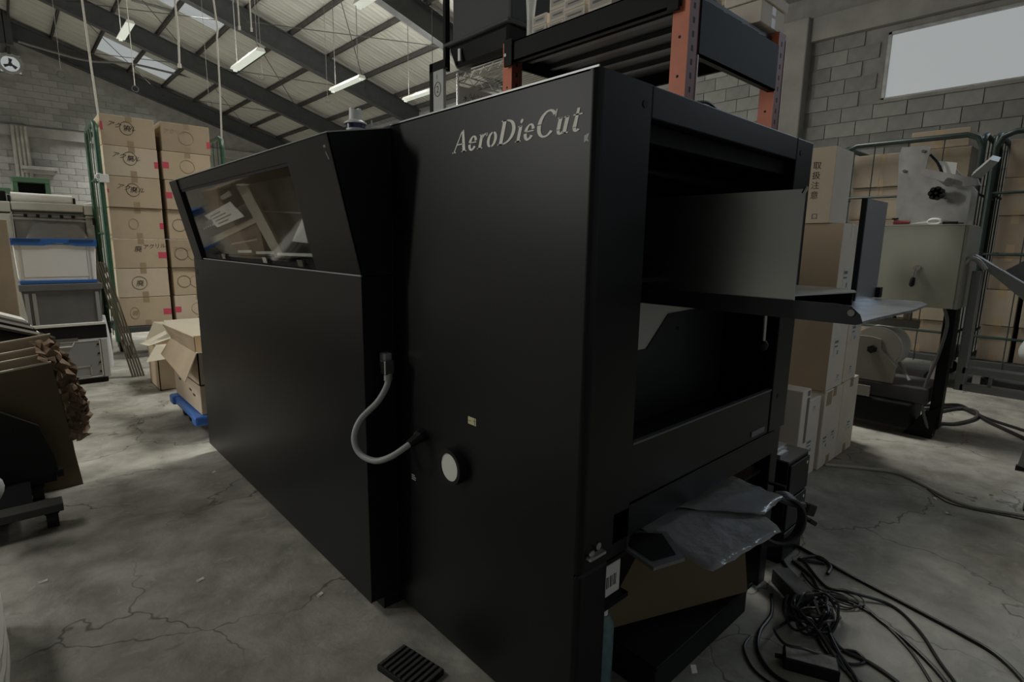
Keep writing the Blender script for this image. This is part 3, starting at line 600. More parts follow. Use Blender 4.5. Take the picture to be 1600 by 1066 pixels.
cable([(1.90, .58, 0), (1.84, .52, .01), (1.85, .44, 0), (1.84, .36, 0), (1.80, .30, 0), (1.73, .23, 0), (1.62, .16, 0), (1.52, .12, 0)], .004, 'thin black wire alongside the curving cable on the right floor')
lp = []
for k in range(40):
    a = k * .52; lp.append((1.815 + .038 * math.cos(a) + .0012 * k, .455 + .045 * math.sin(a) - .0008 * k, .003 + .0003 * k))
cable(lp, .0022, 'small coil of thin black wire on open floor', name='wire_coil', n=3)
rb = random.Random(5); bl = MB()
for c in range(10):
    pts = []
    ra, rbb = rb.uniform(.05, .10), rb.uniform(.03, .06); ph = rb.uniform(0, 6); cx, cy = 1.655 + rb.uniform(-.025, .025), .475 + rb.uniform(-.02, .02)
    for k in range(14): a = ph + k * .5; pts.append((cx + ra * math.cos(a), cy + rbb * math.sin(a), .008 + rb.uniform(0, .045)))
    bl.tube(bez(pts, 4), .0042, 6)
solo(bl.build('cable_bundle', M_CABLE, None, smooth=True), 'tangled bundle of black cables on the floor before the drawer cabinet', 'cable bundle')
a1 = thing('power_adapter', 'black brick power adapter on the floor at the foot of the drawer cabinet', 'adapter', (1.75, .56, 0))
Ma = frame_M((1.755, .56, .0), (-.62, -.78, 0), (.78, -.62, 0)); MB().box(-.07, .07, -.03, .03, 0, .052, Ma).build('body', mat('dusty_black', (.05, .05, .048), .5), a1, bevel=.004)
MB().cyl(Ma @ Vector((.07, 0, .025)), Ma @ Vector((.09, 0, .02)), .006, 8).build('strain_relief', M_RUBBER, a1)
a2 = thing('power_adapter', 'dusty grey-topped power adapter inside the cable loop near bottom edge', 'adapter', (1.45, .40, 0))
Ma = frame_M((1.458, .40, 0), (.42, -.91, 0), (.91, .42, 0)); MB().box(-.065, .065, -.028, .028, 0, .036, Ma).build('body', M_RUBBER, a2, bevel=.004)
MB().box(-.06, .06, -.024, .024, .036, .038, Ma).build('top', mat('dust_grey', (.34, .33, .30), .7, noise=.3, nscale=40), a2)
MB().cyl(Ma @ Vector((-.065, 0, .018)), Ma @ Vector((-.085, 0, .016)), .006, 8).build('strain_relief', M_RUBBER, a2)
# mains cable hooked on the shelf end
pc = thing('mains_cable', 'coiled black mains cable with two-pin plug hanging beside the grey plastic sheet', 'cable', (1.68, .56, .2))
cl = MB()
for k in range(4):
    pts = []
    for j in range(13):
        a = math.radians(100 - j * 25); pts.append((1.655 + .05 * math.cos(a) * (1 + .06 * k), .575 - .045 * math.cos(a) + .006 * k, .285 + .075 * math.sin(a) * (1 + .05 * k)))
    cl.tube(bez(pts, 4), .0065, 7)
cl.build('coil', M_CABLE, pc, smooth=True)
MB().tube(bez([(1.60, .60, .372), (1.64, .585, .358), (1.69, .565, .335), (1.74, .55, .318)]), .011, 8).build('gathered_strands', M_CABLE, pc, smooth=True)
pgm = frame_M((1.755, .543, .305), (.8, -.25, -.35), (.25, .9, 0))
pg = MB().box(-.012, .03, -.012, .012, -.018, .018, pgm).build('plug', M_RUBBER, pc, bevel=.004)
for s in (-.009, .009): MB().box(.03, .052, -.003, .003, s - .001, s + .001, pgm).build('pin', M_ALUM, pg)
sm = frame_M((1.765, .535, .265), (.75, -.25, -.5), (.25, .9, 0)); MB().box(-.005, .032, -.007, .007, -.007, .007, sm).build('socket_end', M_RUBBER, pc, bevel=.003)
MB().tube(bez([(1.72, .55, .31), (1.74, .545, .288), (1.765, .535, .266)]), .005, 6).build('lead', M_CABLE, pc)
MB().box(1.715, 1.73, .60, .65, .36, .368).build('hook', M_BLACK2, mc)
# white cable across right floor
cable([(3.0, .868, 0), (3.10, .72, 0), (3.16, .594, 0), (3.10, .48, 0), (3.012, .367, 0), (2.985, .29, 0), (3.01, .22, 0), (3.05, .119, 0), (3.08, .0, 0)], .008, 'pale grey cable running from the carton stack across the right floor', mat('pale_cable', (.42, .41, .37), .6))
cable([(3.06, .45, 0), (3.0, .40, 0), (2.96, .35, 0), (2.965, .27, 0), (2.99, .20, 0), (3.02, .10, 0)], .003, 'thin dark wire beside the pale grey floor cable', M_WIRE)
cable([(4.15, .62, 0), (4.297, .62, 0), (4.363, .56, 0), (4.582, .495, 0), (4.76, .495, 0), (4.86, .535, 0), (4.80, .62, 0), (4.55, .70, 0), (4.36, .74, 0)], .011, 'dark grey hose looping on the floor behind the cream machine leg', mat('dark_hose', (.06, .06, .058), .5))
cable([(4.62, .76, 0), (4.80, .66, 0), (4.851, .602, 0), (4.74, .50, 0), (4.595, .416, 0), (4.346, .225, 0), (4.1, .08, 0)], .011, 'thick black cable running from cream machine to the right edge', n=6)
cable([(4.72, .80, 0), (4.95, .64, 0), (4.88, .56, 0), (4.704, .445, 0), (4.552, .243, 0), (4.4, .05, 0)], .009, 'second black cable beside the thick one at the right edge')
for i, (x, y, a, t) in enumerate(((2.97, .405, .3, 'small white paper scrap touching the pale grey cable'), (2.84, .335, 1.0, 'tiny white sliver of paper on right floor'), (.62, 1.55, .5, 'white paper chip near the foot pedal on the left floor'), (.36, 1.88, 0.4, 'small white paper sliver in middle of the left floor'), (-.02, 2.2, .2, 'white sliver of paper in front of the black trolley'), (.63, 2.78, .8, 'white paper scrap on floor beside the machine\'s far base'))):
    Mx = Matrix.Translation((x, y, 0)) @ Matrix.Rotation(a, 4, 'Z')
    vs = [Mx @ (Vector(p) * .6) for p in ((-.02, -.008, .001), (.018, -.01, .001), (.022, .006, .006), (0, .012, .002), (-.018, .008, .008))]
    solo(MB().slab(vs, (0, 0, .001)).build('paper_scrap', M_PAPER), t, 'paper scrap')

# ================================================================== cartons
def carton(x0, y0, z0, w, dp, h, label, group=None, m=0, rotz=0, face='-y', extra=None, tape=True, name='carton', cat='carton'):
    """closed carton with its low front-left corner at x0,y0,z0"""
    t = thing(name, label, cat, (x0 + w / 2, y0 + dp / 2, z0), group)
    if rotz: t.rotation_euler = (0, 0, rotz)
    MB().box(x0, x0 + w, y0, y0 + dp, z0, z0 + h).build('body', M_CARD[m], t, bevel=.004)
    MB().box(x0 + .004, x0 + w - .004, y0 + dp / 2 - .001, y0 + dp / 2 + .001, z0 + h - .0005, z0 + h + .0006).build('flap_seam', M_INKG, t)
    if tape:
        if face == '-y':
            c = x0 + w * .52; tw = .024
            MB().box(c - tw, c + tw, y0 - .0008, y0, z0 + h - .045, z0 + h).build('tape', M_TAPE, t)
            MB().box(c - tw, c + tw, y0 - .0008, y0, z0, z0 + .05).build('tape', M_TAPE, t)
            MB().box(c - tw, c + tw, y0, y0 + dp, z0 + h, z0 + h + .0008).build('tape', M_TAPE, t)
        else:
            c = y0 + dp * .5; tw = .024
            MB().box(x0 - .0008, x0, c - tw, c + tw, z0 + h - .06, z0 + h).build('tape', M_TAPE, t)
            MB().box(x0 - .0008, x0, c - tw, c + tw, z0, z0 + .06).build('tape', M_TAPE, t)
    return t
def on_front(x, z, y): return frame_M((x, y - .0012, z), (1, 0, 0), (0, 0, 1))
def writing(t, body, size, x, z, y, m=None, rot=0, shear=.15):
    o = text_mesh(body, size, on_front(x, z, y) @ Matrix.Rotation(rot, 4, 'Z'), .0003, shear).build('handwriting', m or M_INK, t); return o
def circle(t, x, z, y, rx, rz, m=None):
    pts = [(x + rx * math.cos(a), y - .0015, z + rz * math.sin(a)) for a in [2 * math.pi * k / 28 for k in range(28)]]
    MB().tube(pts, .0016, 5, close=True).build('handwritten_circle', m or M_INK, t)
def pink(t, x0, x1, z0, z1, y): MB().box(x0, x1, y - .0012, y, z0, z1).build('pink_tape', M_PINK, t)

# ================================================================== roll cages
def roll_cage(label, x0, x1, y0, y1, h, m, opening, group=None, zb=.26):
    """tubular cage on castors; opening is the side without a frame"""
    t = thing('roll_cage', label, 'roll cage', ((x0 + x1) / 2, (y0 + y1) / 2, 0), group)
    def side(pts_a, pts_b, n):
        a = Vector(pts_a); b = Vector(pts_b); up = Vector((0, 0, 1)); r = .1; dirn = (b - a).normalized()
        loop = [a + up * .18, a + up * (h - r), a + up * (h - .03) + dirn * .03, a + up * h + dirn * r, b + up * h - dirn * r, b + up * (h - .03) - dirn * .03, b + up * (h - r), b + up * .18]
        s = MB().tube(loop, .021, 10).build('side_frame', m, t, smooth=True)
        for k in range(1, n): p = a + (b - a) * k / n; MB().cyl(p + up * .2, p + up * (h - .01), .0045, 6).build('upright_wire', m, s)
        for z in (.45, h * .55, h * .78): MB().cyl(a + up * z, b + up * z, .010, 8).build('cross_bar', m, s)
    if opening != '-x': side((x0, y0, 0), (x0, y1, 0), 4)
    if opening != '+x': side((x1, y0, 0), (x1, y1, 0), 4)
    if opening != '+y': side((x0, y1, 0), (x1, y1, 0), 6)
    if opening != '-y': side((x0, y0, 0), (x1, y0, 0), 6)
    bs = MB().box(x0, x1, y0, y1, zb - .05, zb).build('base', mat('dark_base_steel', (.05, .055, .055), .5), t, bevel=.004)
    for x in (x0 + .08, x1 - .08):
        for y in (y0 + .1, y1 - .1):
            c = MB().cyl((x - .018, y, .06), (x + .018, y, .06), .06, 18).build('castor', M_RUBBER, t, smooth=True)
            MB().box(x - .03, x - .022, y - .025, y + .025, .05, zb - .05).box(x + .022, x + .03, y - .025, y + .025, .05, zb - .05).build('castor_fork', M_ALUM, c)
    return t
CY = 6.0
roll_cage('green roll cage holding two stacks of marked cartons, left of the black machine', .68, 1.66, CY - .03, CY + .58, 2.07, M_GREEN, '-y', 'roll cages', .30)
rows = [.309, .572, .835, 1.10, 1.372, 1.64, 1.895]; hh = [.261, .261, .263, .270, .266, .253, .255]
ordn = ['lowest', 'second lowest', 'third lowest', 'middle', 'third from top', 'second from top', 'topmost']
AK = chr(0x30a2) + chr(0x30af) + chr(0x30ea) + chr(0x30eb); HA = chr(0x5ec3)
for i in range(7):
    for c in range(2):
        x = (.722 if c == 0 else 1.158) + random.uniform(-.006, .006); w = .40
        y = CY + random.uniform(0, .02); z = rows[i] - .004
        t = carton(x, y, z, w, .52, hh[i] - .002, '%s carton in the %s stack inside the green roll cage' % (ordn[i], 'left' if c == 0 else 'right'), 'marked cartons in the green roll cage', (0, 2, 0, 1)[(i + c) % 4] if random.random() < .6 else 0)
        if c == 0:
            if i in (6, 5, 4):
                writing(t, AK, .052, x + .045 + .01 * (6 - i), z + .165, y, rot=-.15, shear=.3); circle(t, x + .19, z + .155, y, .05, .055); writing(t, HA, .055, x + .165, z + .135, y)
            if i == 3: circle(t, x + .17, z + .13, y, .035, .045, M_TAPE)
            if i == 2: writing(t, HA, .06, x + .15, z + .15, y); writing(t, AK, .045, x + .22, z + .175, y, rot=.08)
            if i == 1: circle(t, x + .17, z + .13, y, .058, .058); writing(t, HA, .06, x + .14, z + .105, y)
            if i == 0: circle(t, x + .11, z + .12, y, .034, .052, M_TAPE); writing(t, HA, .05, x + .085, z + .1, y, M_TAPE)
            if i in (0, 2, 3, 5): pink(t, x + w - (.065 if i in (0, 2) else .03), x + w, z + .09, z + .145, y)
            if i == 6: pink(t, x, x + .018, z + .12, z + .19, y)
            if i == 4: pink(t, x, x + .012, z + .12, z + .15, y)
        else:
            circle(t, x + .2, z + .13, y, .06, .058, M_TAPE)
            if i in (6, 2): writing(t, AK, .045, x + .02, z + .16, y, M_TAPE)
            if i in (1, 2, 3): circle(t, x + .09, z + .13, y, .055, .055)
            if i in (0, 5, 4): pink(t, x, x + .05, z + .10, z + .155, y)
            if i == 6: pink(t, x + w - .03, x + w, z + .06, z + .12, y)
cl = thing('cage_clip', 'white plastic clip hooked on the left frame of the green roll cage', 'clip', (.70, CY - .05, 1.60))
MB().box(.668, .735, CY - .06, CY - .048, 1.565, 1.635).build('plate', M_WHITE, cl, bevel=.004)
MB().tube([(.67 + .025 * math.cos(a), CY - .055, 1.61 + .025 * math.sin(a)) for a in [k * .5 for k in range(13)]], .006, 6).build('hook', M_WHITE, cl)

# leaning boards
for k in range(5):
    x = .505 + k * .0145; a = Vector((x, 5.22, .925 - .004 * k)); b = Vector((.66 + k * .0185, 5.20, 0.0))
    bd = MB().slab([a + Vector((-.004, 0, 0)), a + Vector((.005, 0, 0)), b + Vector((.0065, 0, 0)), b + Vector((-.0065, 0, 0))], (0, .022, .001)).build('board', M_BOARD)
    solo(bd, 'dark narrow board, %s of five leaning on the crate stack' % ['leftmost', 'second from left', 'middle', 'second from right', 'rightmost'][k], 'board', 'five leaning boards')

# ================================================================== crate stack at left
def panel_lines(t, x0, x1, z0, z1, y, m): MB().box(x0, x1, y - .004, y, z0, z0 + .006).box(x0, x1, y - .004, y, z1 - .006, z1).box(x0, x0 + .006, y - .004, y, z0, z1).box(x1 - .006, x1, y - .004, y, z0, z1).build('rim_frame', m, t)
CYC = 5.18
t = thing('folding_crate', 'white folding crate with blue lid rim, topmost of the crate stack', 'crate', (.28, CYC + .18, .77), 'crate stack')
MB().slab([(.060, CYC, .79), (.495, CYC, .785), (.513, CYC, 1.045), (.052, CYC, 1.05)], (0, .36, 0)).build('body', mat('white_crate', (.80, .80, .77), .4, noise=.04), t, bevel=.006)
rm = MB(); top = 1.092; pts = [(.04, 1.088)] + [(.52, 1.086), (.52, 1.035), (.40, 1.036)] + [(.385 - .0165 * k, 1.040 + .014 * math.sin(math.pi * k / 10)) for k in range(11)] + [(.20, 1.038), (.04, 1.04)]
rm.slab([(x, CYC - .012, z) for x, z in pts], (0, .38, 0)); rm.build('blue_rim', M_BLUE, t)
MB().box(.055, .20, CYC - .016, CYC - .012, 1.072, 1.084).box(.36, .50, CYC - .016, CYC - .012, 1.070, 1.082).build('grip_slot', mat('dark_blue', (.015, .05, .16), .5), t)
MB().box(.062, .50, CYC - .01, CYC + .37, .768, .79).build('blue_base', M_BLUE, t, bevel=.003)
MB().box(.09, .455, CYC - .003, CYC, .815, 1.01).build('side_panel', mat('white_crate_panel', (.74, .74, .71), .45), t, bevel=.01)
for xr in (.085, .4575, .4775): MB().box(xr - .0025, xr + .0025, CYC - .005, CYC, .795, 1.035).build('rib', mat('crate_rib', (.55, .55, .53), .45), t)
t = thing('folding_crate', 'dark translucent crate below the blue-rimmed crate', 'crate', (.28, CYC + .18, .45), 'crate stack')
MB().slab([(.078, CYC - .005, .47), (.50, CYC - .005, .455), (.52, CYC - .005, .76), (.055, CYC - .005, .767)], (0, .36, 0)).build('body', M_DKCLEAR, t, bevel=.008)
for x in (.075, .115, .475): MB().box(x, x + .022, CYC - .014, CYC - .005, .47, .70).build('rib', M_CLEAR, t, bevel=.003)
MB().box(.05, .525, CYC - .02, CYC + .355, .715, .765).build('top_rim', M_DKCLEAR, t, bevel=.006)
MB().box(.065, .517, CYC - .02, CYC + .35, .448, .470).build('pale_base_rim', M_WHITE, t, bevel=.004)
MB().box(.07, .52, CYC - .012, CYC + .35, .345, .448).build('black_base', M_RUBBER, t)
t = thing('folding_crate', 'grey translucent crate with handle slot standing on the floor below the dark crate', 'crate', (.28, CYC + .18, 0), 'crate stack')
MB().box(.04, .515, CYC - .02, CYC + .34, .04, .345).build('body', M_CLEAR, t, bevel=.008)
MB().box(.06, .465, CYC - .024, CYC - .02, .06, .325).build('side_panel', mat('grey_panel', (.24, .25, .245), .4), t, bevel=.004)
panel_lines(t, .05, .47, .05, .335, CYC - .022, M_WHITE)
hp = [(.215, .325), (.225, .300), (.30, .300), (.315, .327)]
MB().tube([(x, CYC - .03, z) for x, z in hp], .004, 6).build('handle', M_WHITE, t)
MB().box(.21, .34, CYC - .027, CYC - .02, .335, .36).build('label_holder', M_DKCLEAR, t)
panel_lines(t, .26, .40, .06, .14, CYC - .024, mat('pale_grey_rib', (.36, .37, .36), .4))
for z in (.09, .16, .23, .30): MB().cyl((.455, CYC - .028, z), (.455, CYC - .02, z), .007, 10).build('rivet', M_RUBBER, t)
MB().box(.475, .515, CYC - .03, CYC - .02, .045, .34).build('corner_post', mat('pale_corner', (.42, .43, .42), .4), t, bevel=.003)
MB().box(.06, .50, CYC, CYC + .3, 0, .04).build('foot', M_RUBBER, t)

# white wrapped roll and dark bin beside the crates
solo(MB().tube([(.575, 5.75, 0), (.57, 5.75, .12), (.565, 5.75, .30), (.56, 5.75, .45)], [.03, .035, .03, .02], 12).build('wrapped_roll', M_WRAP, None, smooth=True), 'white wrapped roll standing behind the leaning boards', 'roll')

# ================================================================== cream press behind the crates
t = thing('binding_machine', 'cream enamelled binding machine with roller behind the crate stack', 'machine', (.3, 6.9, 0))
Y6 = 6.6
MB().box(-.45, .70, Y6, 7.3, 0, 1.0).build('body', M_CREAM, t, bevel=.01)
MB().box(-.45, .085, Y6 - .01, 7.2, 1.31, 1.40).build('cover', M_CREAM, t, bevel=.008)
MB().box(.09, .59, Y6 - .015, 7.2, 1.33, 1.40).build('cover', M_CREAM, t, bevel=.008)
MB().box(.595, .715, Y6 - .01, 7.2, 1.305, 1.395).build('cover', M_CREAM, t, bevel=.008)
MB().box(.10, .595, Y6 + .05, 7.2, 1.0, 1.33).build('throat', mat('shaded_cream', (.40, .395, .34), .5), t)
MB().box(-.45, .085, Y6, 7.2, 1.0, 1.30).build('side_cheek', M_CREAM, t, bevel=.01)
MB().box(.60, .71, Y6, 7.2, 1.0, 1.30).build('side_cheek', M_CREAM, t, bevel=.01)
MB().box(.10, .58, Y6 + .02, Y6 + .03, 1.315, 1.32).build('feed_bar', M_RUBBER, t)
bar = MB().cyl((.09, Y6 - .01, 1.285), (.66, Y6 - .01, 1.275), .006, 8).build('roller_shaft', M_ALUM, t)
for k in range(5): MB().cyl((.165 + k * .083, Y6 - .012, 1.285), (.19 + k * .083, Y6 - .012, 1.284), .014, 12).build('roller', M_RUBBER, t, smooth=True)
hd = MB().cyl((.655, Y6 - .02, 1.275), (.655, Y6 - .05, 1.275), .008, 8).build('crank', M_RUBBER, t)
MB().box(.648, .664, Y6 - .055, Y6 - .04, 1.215, 1.28).build('crank_arm', M_RUBBER, hd)
MB().cyl((.09, Y6 - .02, 1.255), (.60, Y6 - .02, 1.245), .012, 10).build('guide_shaft', M_ALUM, t, smooth=True)
pr = MB().cyl((.10, 6.75, 1.445), (.53, 6.75, 1.44), .045, 24).build('paper_roll', M_PAPER, t, smooth=True)
for x in (.085, .54): MB().box(x - .01, x + .01, 6.70, 6.80, 1.39, 1.46).build('roll_bracket', M_RUBBER, t)
MB().box(-.02, .07, 6.8, 6.9, 1.39, 1.50).build('motor', M_BLACK2, t, bevel=.01)
MB().slab([(.59, Y6, 1.40), (.70, Y6 + .02, 1.41), (.70, Y6 + .06, 1.43), (.60, Y6 + .04, 1.405)], (0, 0, .006)).build('paper_slip', M_PAPER, t)
sh = sheet('plastic_bag', [(.15, 6.45, 1.075), (.60, 6.45, 1.078), (.55, 6.57, 1.22), (.22, 6.57, 1.23)], 12, 8, .008, mat('smoky_polythene', (.22, .22, .21), .3, bump=.6, bscale=15), seed=9)
solo(sh, 'smoky plastic bag lying in the throat of the cream binding machine', 'plastic bag')
MB().box(.0, .63, 6.42, 6.6, 1.03, 1.055).build('shelf', M_CREAM, t, bevel=.004); MB().box(.02, .62, 6.45, 6.6, 0, 1.03).build('front_body', M_CREAM, t)
g = thing('green_press', 'small green steel press frame standing behind the cream binding machine', 'press', (.42, 9.0, 0))
for x in (.16, .46): MB().box(x, x + .05, 8.95, 9.1, 0, 1.80).build('post', mat('pale_green_paint', (.10, .20, .12), .5), g, bevel=.005)
MB().box(.16, .51, 8.93, 9.12, 1.74, 1.80).build('crosshead', MATS['pale_green_paint'], g, bevel=.005)
MB().box(.10, .56, 8.9, 9.2, 1.50, 1.56).build('bed', mat('cluttered_bed', (.25, .24, .22), .7, noise=.5, nscale=30), g)
MB().box(-.4, .14, 8.9, 9.2, 1.60, 1.66).build('side_arm', MATS['pale_green_paint'], g, bevel=.005)
MB().box(-.35, -.29, 8.95, 9.1, 0, 1.62).build('post', MATS['pale_green_paint'], g, bevel=.005)
MB().box(.20, .47, 9.12, 9.14, 1.55, 1.75).build('dark_back', M_BLACK2, g)

# ================================================================== left foreground: trolley, cardboard, papers
t = thing('flat_trolley', 'black flat trolley on castors at the left edge', 'trolley', (-.4, 2.75, 0))
MB().box(-1.0, .066, 2.58, 2.66, .072, .104).build('rail', mat('dusty_black_steel', (.035, .034, .031), .6), t, bevel=.004)
MB().box(-1.0, .066, 2.93, 2.99, .072, .104).build('rail', M_BLACK2, t, bevel=.004)
MB().box(-1.0, -.02, 2.661, 2.929, .088, .104).build('deck', M_BLACK2, t)
for (x, y) in ((.03, 2.63), (-.9, 2.63), (.0, 2.955), (-.9, 2.955)):
    c = MB().cyl((x - .018, y, .036), (x + .018, y, .036), .036, 20).build('castor', M_RUBBER, t, smooth=True); MB().box(x - .022, x + .022, y - .015, y + .02, .055, .072).build('castor_fork', M_BLACK2, c)
t = thing('black_board', 'dark black panel with a sloping top standing on the flat trolley', 'panel', (-.3, 2.93, .104))
MB().slab([(-.9, 2.93, .104), (.075, 2.93, .104), (.068, 2.93, .18), (.03, 2.93, .325), (-.08, 2.93, .405), (-.9, 2.93, .62)], (0, .025, 0)).build('body', M_RUBBER, t)
MB().box(.068, .090, 2.925, 2.96, .09, .12).build('foot', M_RUBBER, t)
gaps = [('nearest large', 3.02, .570, .10, .155, 0), ('second', 3.09, .60, .12, .15, 1), ('third', 3.14, .625, .105, .14, 1), ('rearmost', 3.20, .665, .115, .135, 0)]
for k, (nm, y, zt, xt, xb, mm) in enumerate(gaps):
    zl = zt - .035
    o = MB().slab([(-.9, y, 0), (xb, y, 0), (xt, y, zt), (xt - .012, y, zt + .004), (-.9, y, zl - .10)], (0, .012, 0)).build('cardboard_sheet', M_CARDD if k in (0,) else M_CARD[1])
    e = MB().slab([(xt, y - .001, zt - .002), (-.9, y - .001, zl - .102), (-.9, y - .001, zl - .095), (xt, y - .001, zt + .005)], (0, .014, 0))
    solo(o, '%s flat cardboard sheet of the bundle leaning on the flat trolley' % nm, 'cardboard', 'cardboard bundle')
    eo = e.build('cut_edge', M_EDGE, o)
kp = thing('kraft_paper', 'crumpled brown kraft paper crushed against the cardboard bundle', 'paper', (.14, 3.06, .2))
def crumple(name, path, w, seed, parent):
    r = random.Random(seed); vs = []; fs = []; n = len(path)
    P = bez(path, 5); m = 7
    for i, p in enumerate(P):
        for j in range(m):
            u = j / (m - 1) - .5; vs.append(p + Vector((u * w + r.uniform(-.012, .012), r.uniform(-.022, .022), r.uniform(-.012, .012))))
    for i in range(len(P) - 1):
        for j in range(m - 1): a = i * m + j; fs.append((a, a + 1, a + m + 1, a + m))
    o = MB().add(vs, fs).build(name, M_KRAFT, parent); s = o.modifiers.new('solid', 'SOLIDIFY'); s.thickness = .002
    return o
crumple('fold', [(.085, 3.10, .66), (.10, 3.05, .60), (.125, 3.04, .52), (.145, 3.04, .44), (.16, 3.04, .36), (.158, 3.04, .28), (.162, 3.04, .215)], .075, 3, kp)
crumple('fold', [(.115, 3.12, .60), (.145, 3.08, .56), (.165, 3.06, .48), (.18, 3.05, .40), (.19, 3.05, .35), (.182, 3.05, .29)], .05, 5, kp)
# brown carton, pile of card and open box at the left edge
carton(-.75, 4.6, 0, .785, .4, 1.20, 'tall dark brown carton cut off by the left edge beside the crates', None, 1, tape=False)
ob = thing('open_box', 'small open brown box under the pile of printed sheets at left edge', 'box', (-.1, 4.2, 0))
MB().box(-.35, .075, 4.05, 4.055, .0, .475).box(-.35, .075, 4.35, 4.355, 0, .475).box(.07, .075, 4.05, 4.355, 0, .475).box(-.35, .075, 4.05, 4.355, 0, .005).build('walls', M_CARD[1], ob)
MB().slab([(-.35, 4.047, .478), (.085, 4.047, .478), (.085, 4.055, .47), (-.35, 4.055, .47)], (0, .006, .004)).build('flap_edge', M_EDGE, ob)
MB().slab([(.075, 4.05, .475), (.10, 4.05, .445), (.10, 4.35, .445), (.075, 4.35, .475)], (.003, 0, .002)).build('flap', M_CARD[2], ob)
for k in range(6):
    mm = [M_INK, M_PAPER, M_RUBBER, M_LABEL, M_INKG, M_PAPER][k]
    z = .52 + k * .018
    o = MB().slab([(-.40, 4.10, z + .20), (.115 - k * .012, 4.12, z + .006), (.095 - k * .012, 4.34, z + .006), (-.42, 4.32, z + .20)], (0, 0, .014)).build('printed_sheets', mm)
    solo(o, '%s bundle of sheets in the sloping pile at the left edge' % ['black lowest', 'pale second', 'black third', 'white fourth', 'grey fifth', 'white topmost'][k], 'sheets', 'sloping pile of sheets')
dk = solo(MB().slab([(-.4, 4.08, .477), (.12, 4.10, .485), (.17, 4.12, .505), (.09, 4.36, .52), (-.4, 4.36, .70)], (0, 0, .02)).build('dark_bag', mat('dark_grey_bag', (.045, .043, .038), .6, bump=.6, bscale=15)), 'dark grey bag under the sloping pile of sheets', 'bag')
# white plastic wrap and white crate at the frame edge
wrp = solo(MB().tube(bez([(-.155, 2.50, .46), (-.143, 2.50, .40), (-.147, 2.50, .345), (-.155, 2.50, .31), (-.132, 2.50, .26), (-.140, 2.50, .21), (-.175, 2.50, .17)], 4), [.03, .04, .042, .045, .046, .045, .042, .038, .034, .03, .028, .027, .026, .03, .035, .04, .046, .048, .046, .042, .038, .034, .03, .026, .02], 12).build('plastic_wrap', M_WRAP, None, smooth=True), 'bunched white plastic wrap hanging in front of the black panel', 'plastic wrap')
t = thing('slatted_crate', 'white plastic crate with curved ribs at the lower left edge', 'crate', (-.3, 1.75, 0))
MB().box(-.60, -.118, 1.60, 2.00, 0, .17).build('body', mat('off_white_crate', (.64, .63, .57), .5), t, bevel=.01)
for z in (.005, .06, .115):
    MB().tube([(-.117, 1.60, z + .01), (-.110, 1.70, z + .0), (-.108, 1.80, z + .0), (-.110, 1.90, z + .0), (-.117, 2.0, z + .01)], .008, 6).build('rib', MATS['off_white_crate'], t, smooth=True)
MB().box(-.62, -.106, 1.59, 2.01, .165, .185).build('rim', MATS['off_white_crate'], t, bevel=.006)

# ================================================================== cartons on the blue dolly
t = thing('dolly', 'bright blue plastic dolly under two cartons at the far end of the machine', 'dolly', (.9, 3.75, 0))
for a, b in (((.72, 3.33), (.72, 3.88)), ((1.15, 3.33), (1.15, 3.88)), ((.72, 3.33), (1.15, 3.33)), ((.72, 3.88), (1.15, 3.88))):
    MB().box(min(a[0], b[0]) - .03, max(a[0], b[0]) + .03, min(a[1], b[1]) - .03, max(a[1], b[1]) + .03, .085, .13).build('frame_bar', M_BLUE2, t, bevel=.01)
for (x, y) in ((.72, 3.33), (1.15, 3.33), (.72, 3.88), (1.15, 3.88)):
    MB().box(x - .045, x + .045, y - .045, y + .045, .08, .137).build('corner', M_BLUE2, t, bevel=.012)
    x, y = (x + .03 if x < .9 else x - .08), (3.70 if y < 3.5 else y - .02)
    MB().cyl((x - .015, y, .04), (x + .015, y, .04), .04, 16).build('castor', M_RUBBER, t, smooth=True)
    MB().box(x - .02, x + .02, y - .02, y + .02, .04, .085).build('castor_fork', M_RUBBER, t)
t = carton(.715, 3.30, .139, .48, .62, .165, 'closed printed carton resting on the blue dolly', 'cartons on the blue dolly', 2, face='-x', tape=False)
for (y, z) in ((3.75, .25), (3.5, .235), (3.42, .22)): MB().box(.7138, .7148, y, y + .05, z, z + .012).build('print', M_INK, t)
t = thing('open_carton', 'open carton with flaps turned out on top of the blue dolly\'s closed carton', 'carton', (.95, 3.77, .306), 'cartons on the blue dolly')
zb, zt = .306, .49
MB().box(.715, .721, 3.30, 3.92, zb, zt).box(1.189, 1.195, 3.30, 3.92, zb, zt).box(.715, 1.195, 3.30, 3.306, zb, zt).box(.715, 1.195, 3.914, 3.92, zb, zt).box(.715, 1.195, 3.30, 3.92, zb, zb + .005).build('walls', M_CARD[2], t)
MB().slab([(.715, 3.30, zt), (.715, 3.92, zt), (.66, 3.95, zt - .10), (.64, 3.25, zt - .14)], (-.004, 0, .002)).build('flap', M_CARD[0], t)
MB().slab([(.715, 3.33, zt), (.715, 3.92, zt), (.675, 3.93, zt + .09), (.69, 3.23, zt + .10)], (.004, 0, .002)).build('flap', M_CARD[1], t)
MB().slab([(.73, 3.92, zt), (1.18, 3.92, zt), (1.18, 4.01, zt + .10), (.70, 4.02, zt + .10)], (0, .004, 0)).build('flap', mat('pale_flap_inside', (.56, .51, .39), .85), t)
MB().slab([(.715, 3.92, zt - .005), (.60, 3.97, zt - .05), (.58, 4.15, zt - .06), (.715, 4.09, zt + .02)], (0, 0, .004)).build('flap', MATS['pale_flap_inside'], t)
for (y, z) in ((3.75, .40), (3.45, .385)): MB().box(.7138, .7148, y, y + .07, z, z + .013).build('print', M_INK, t)
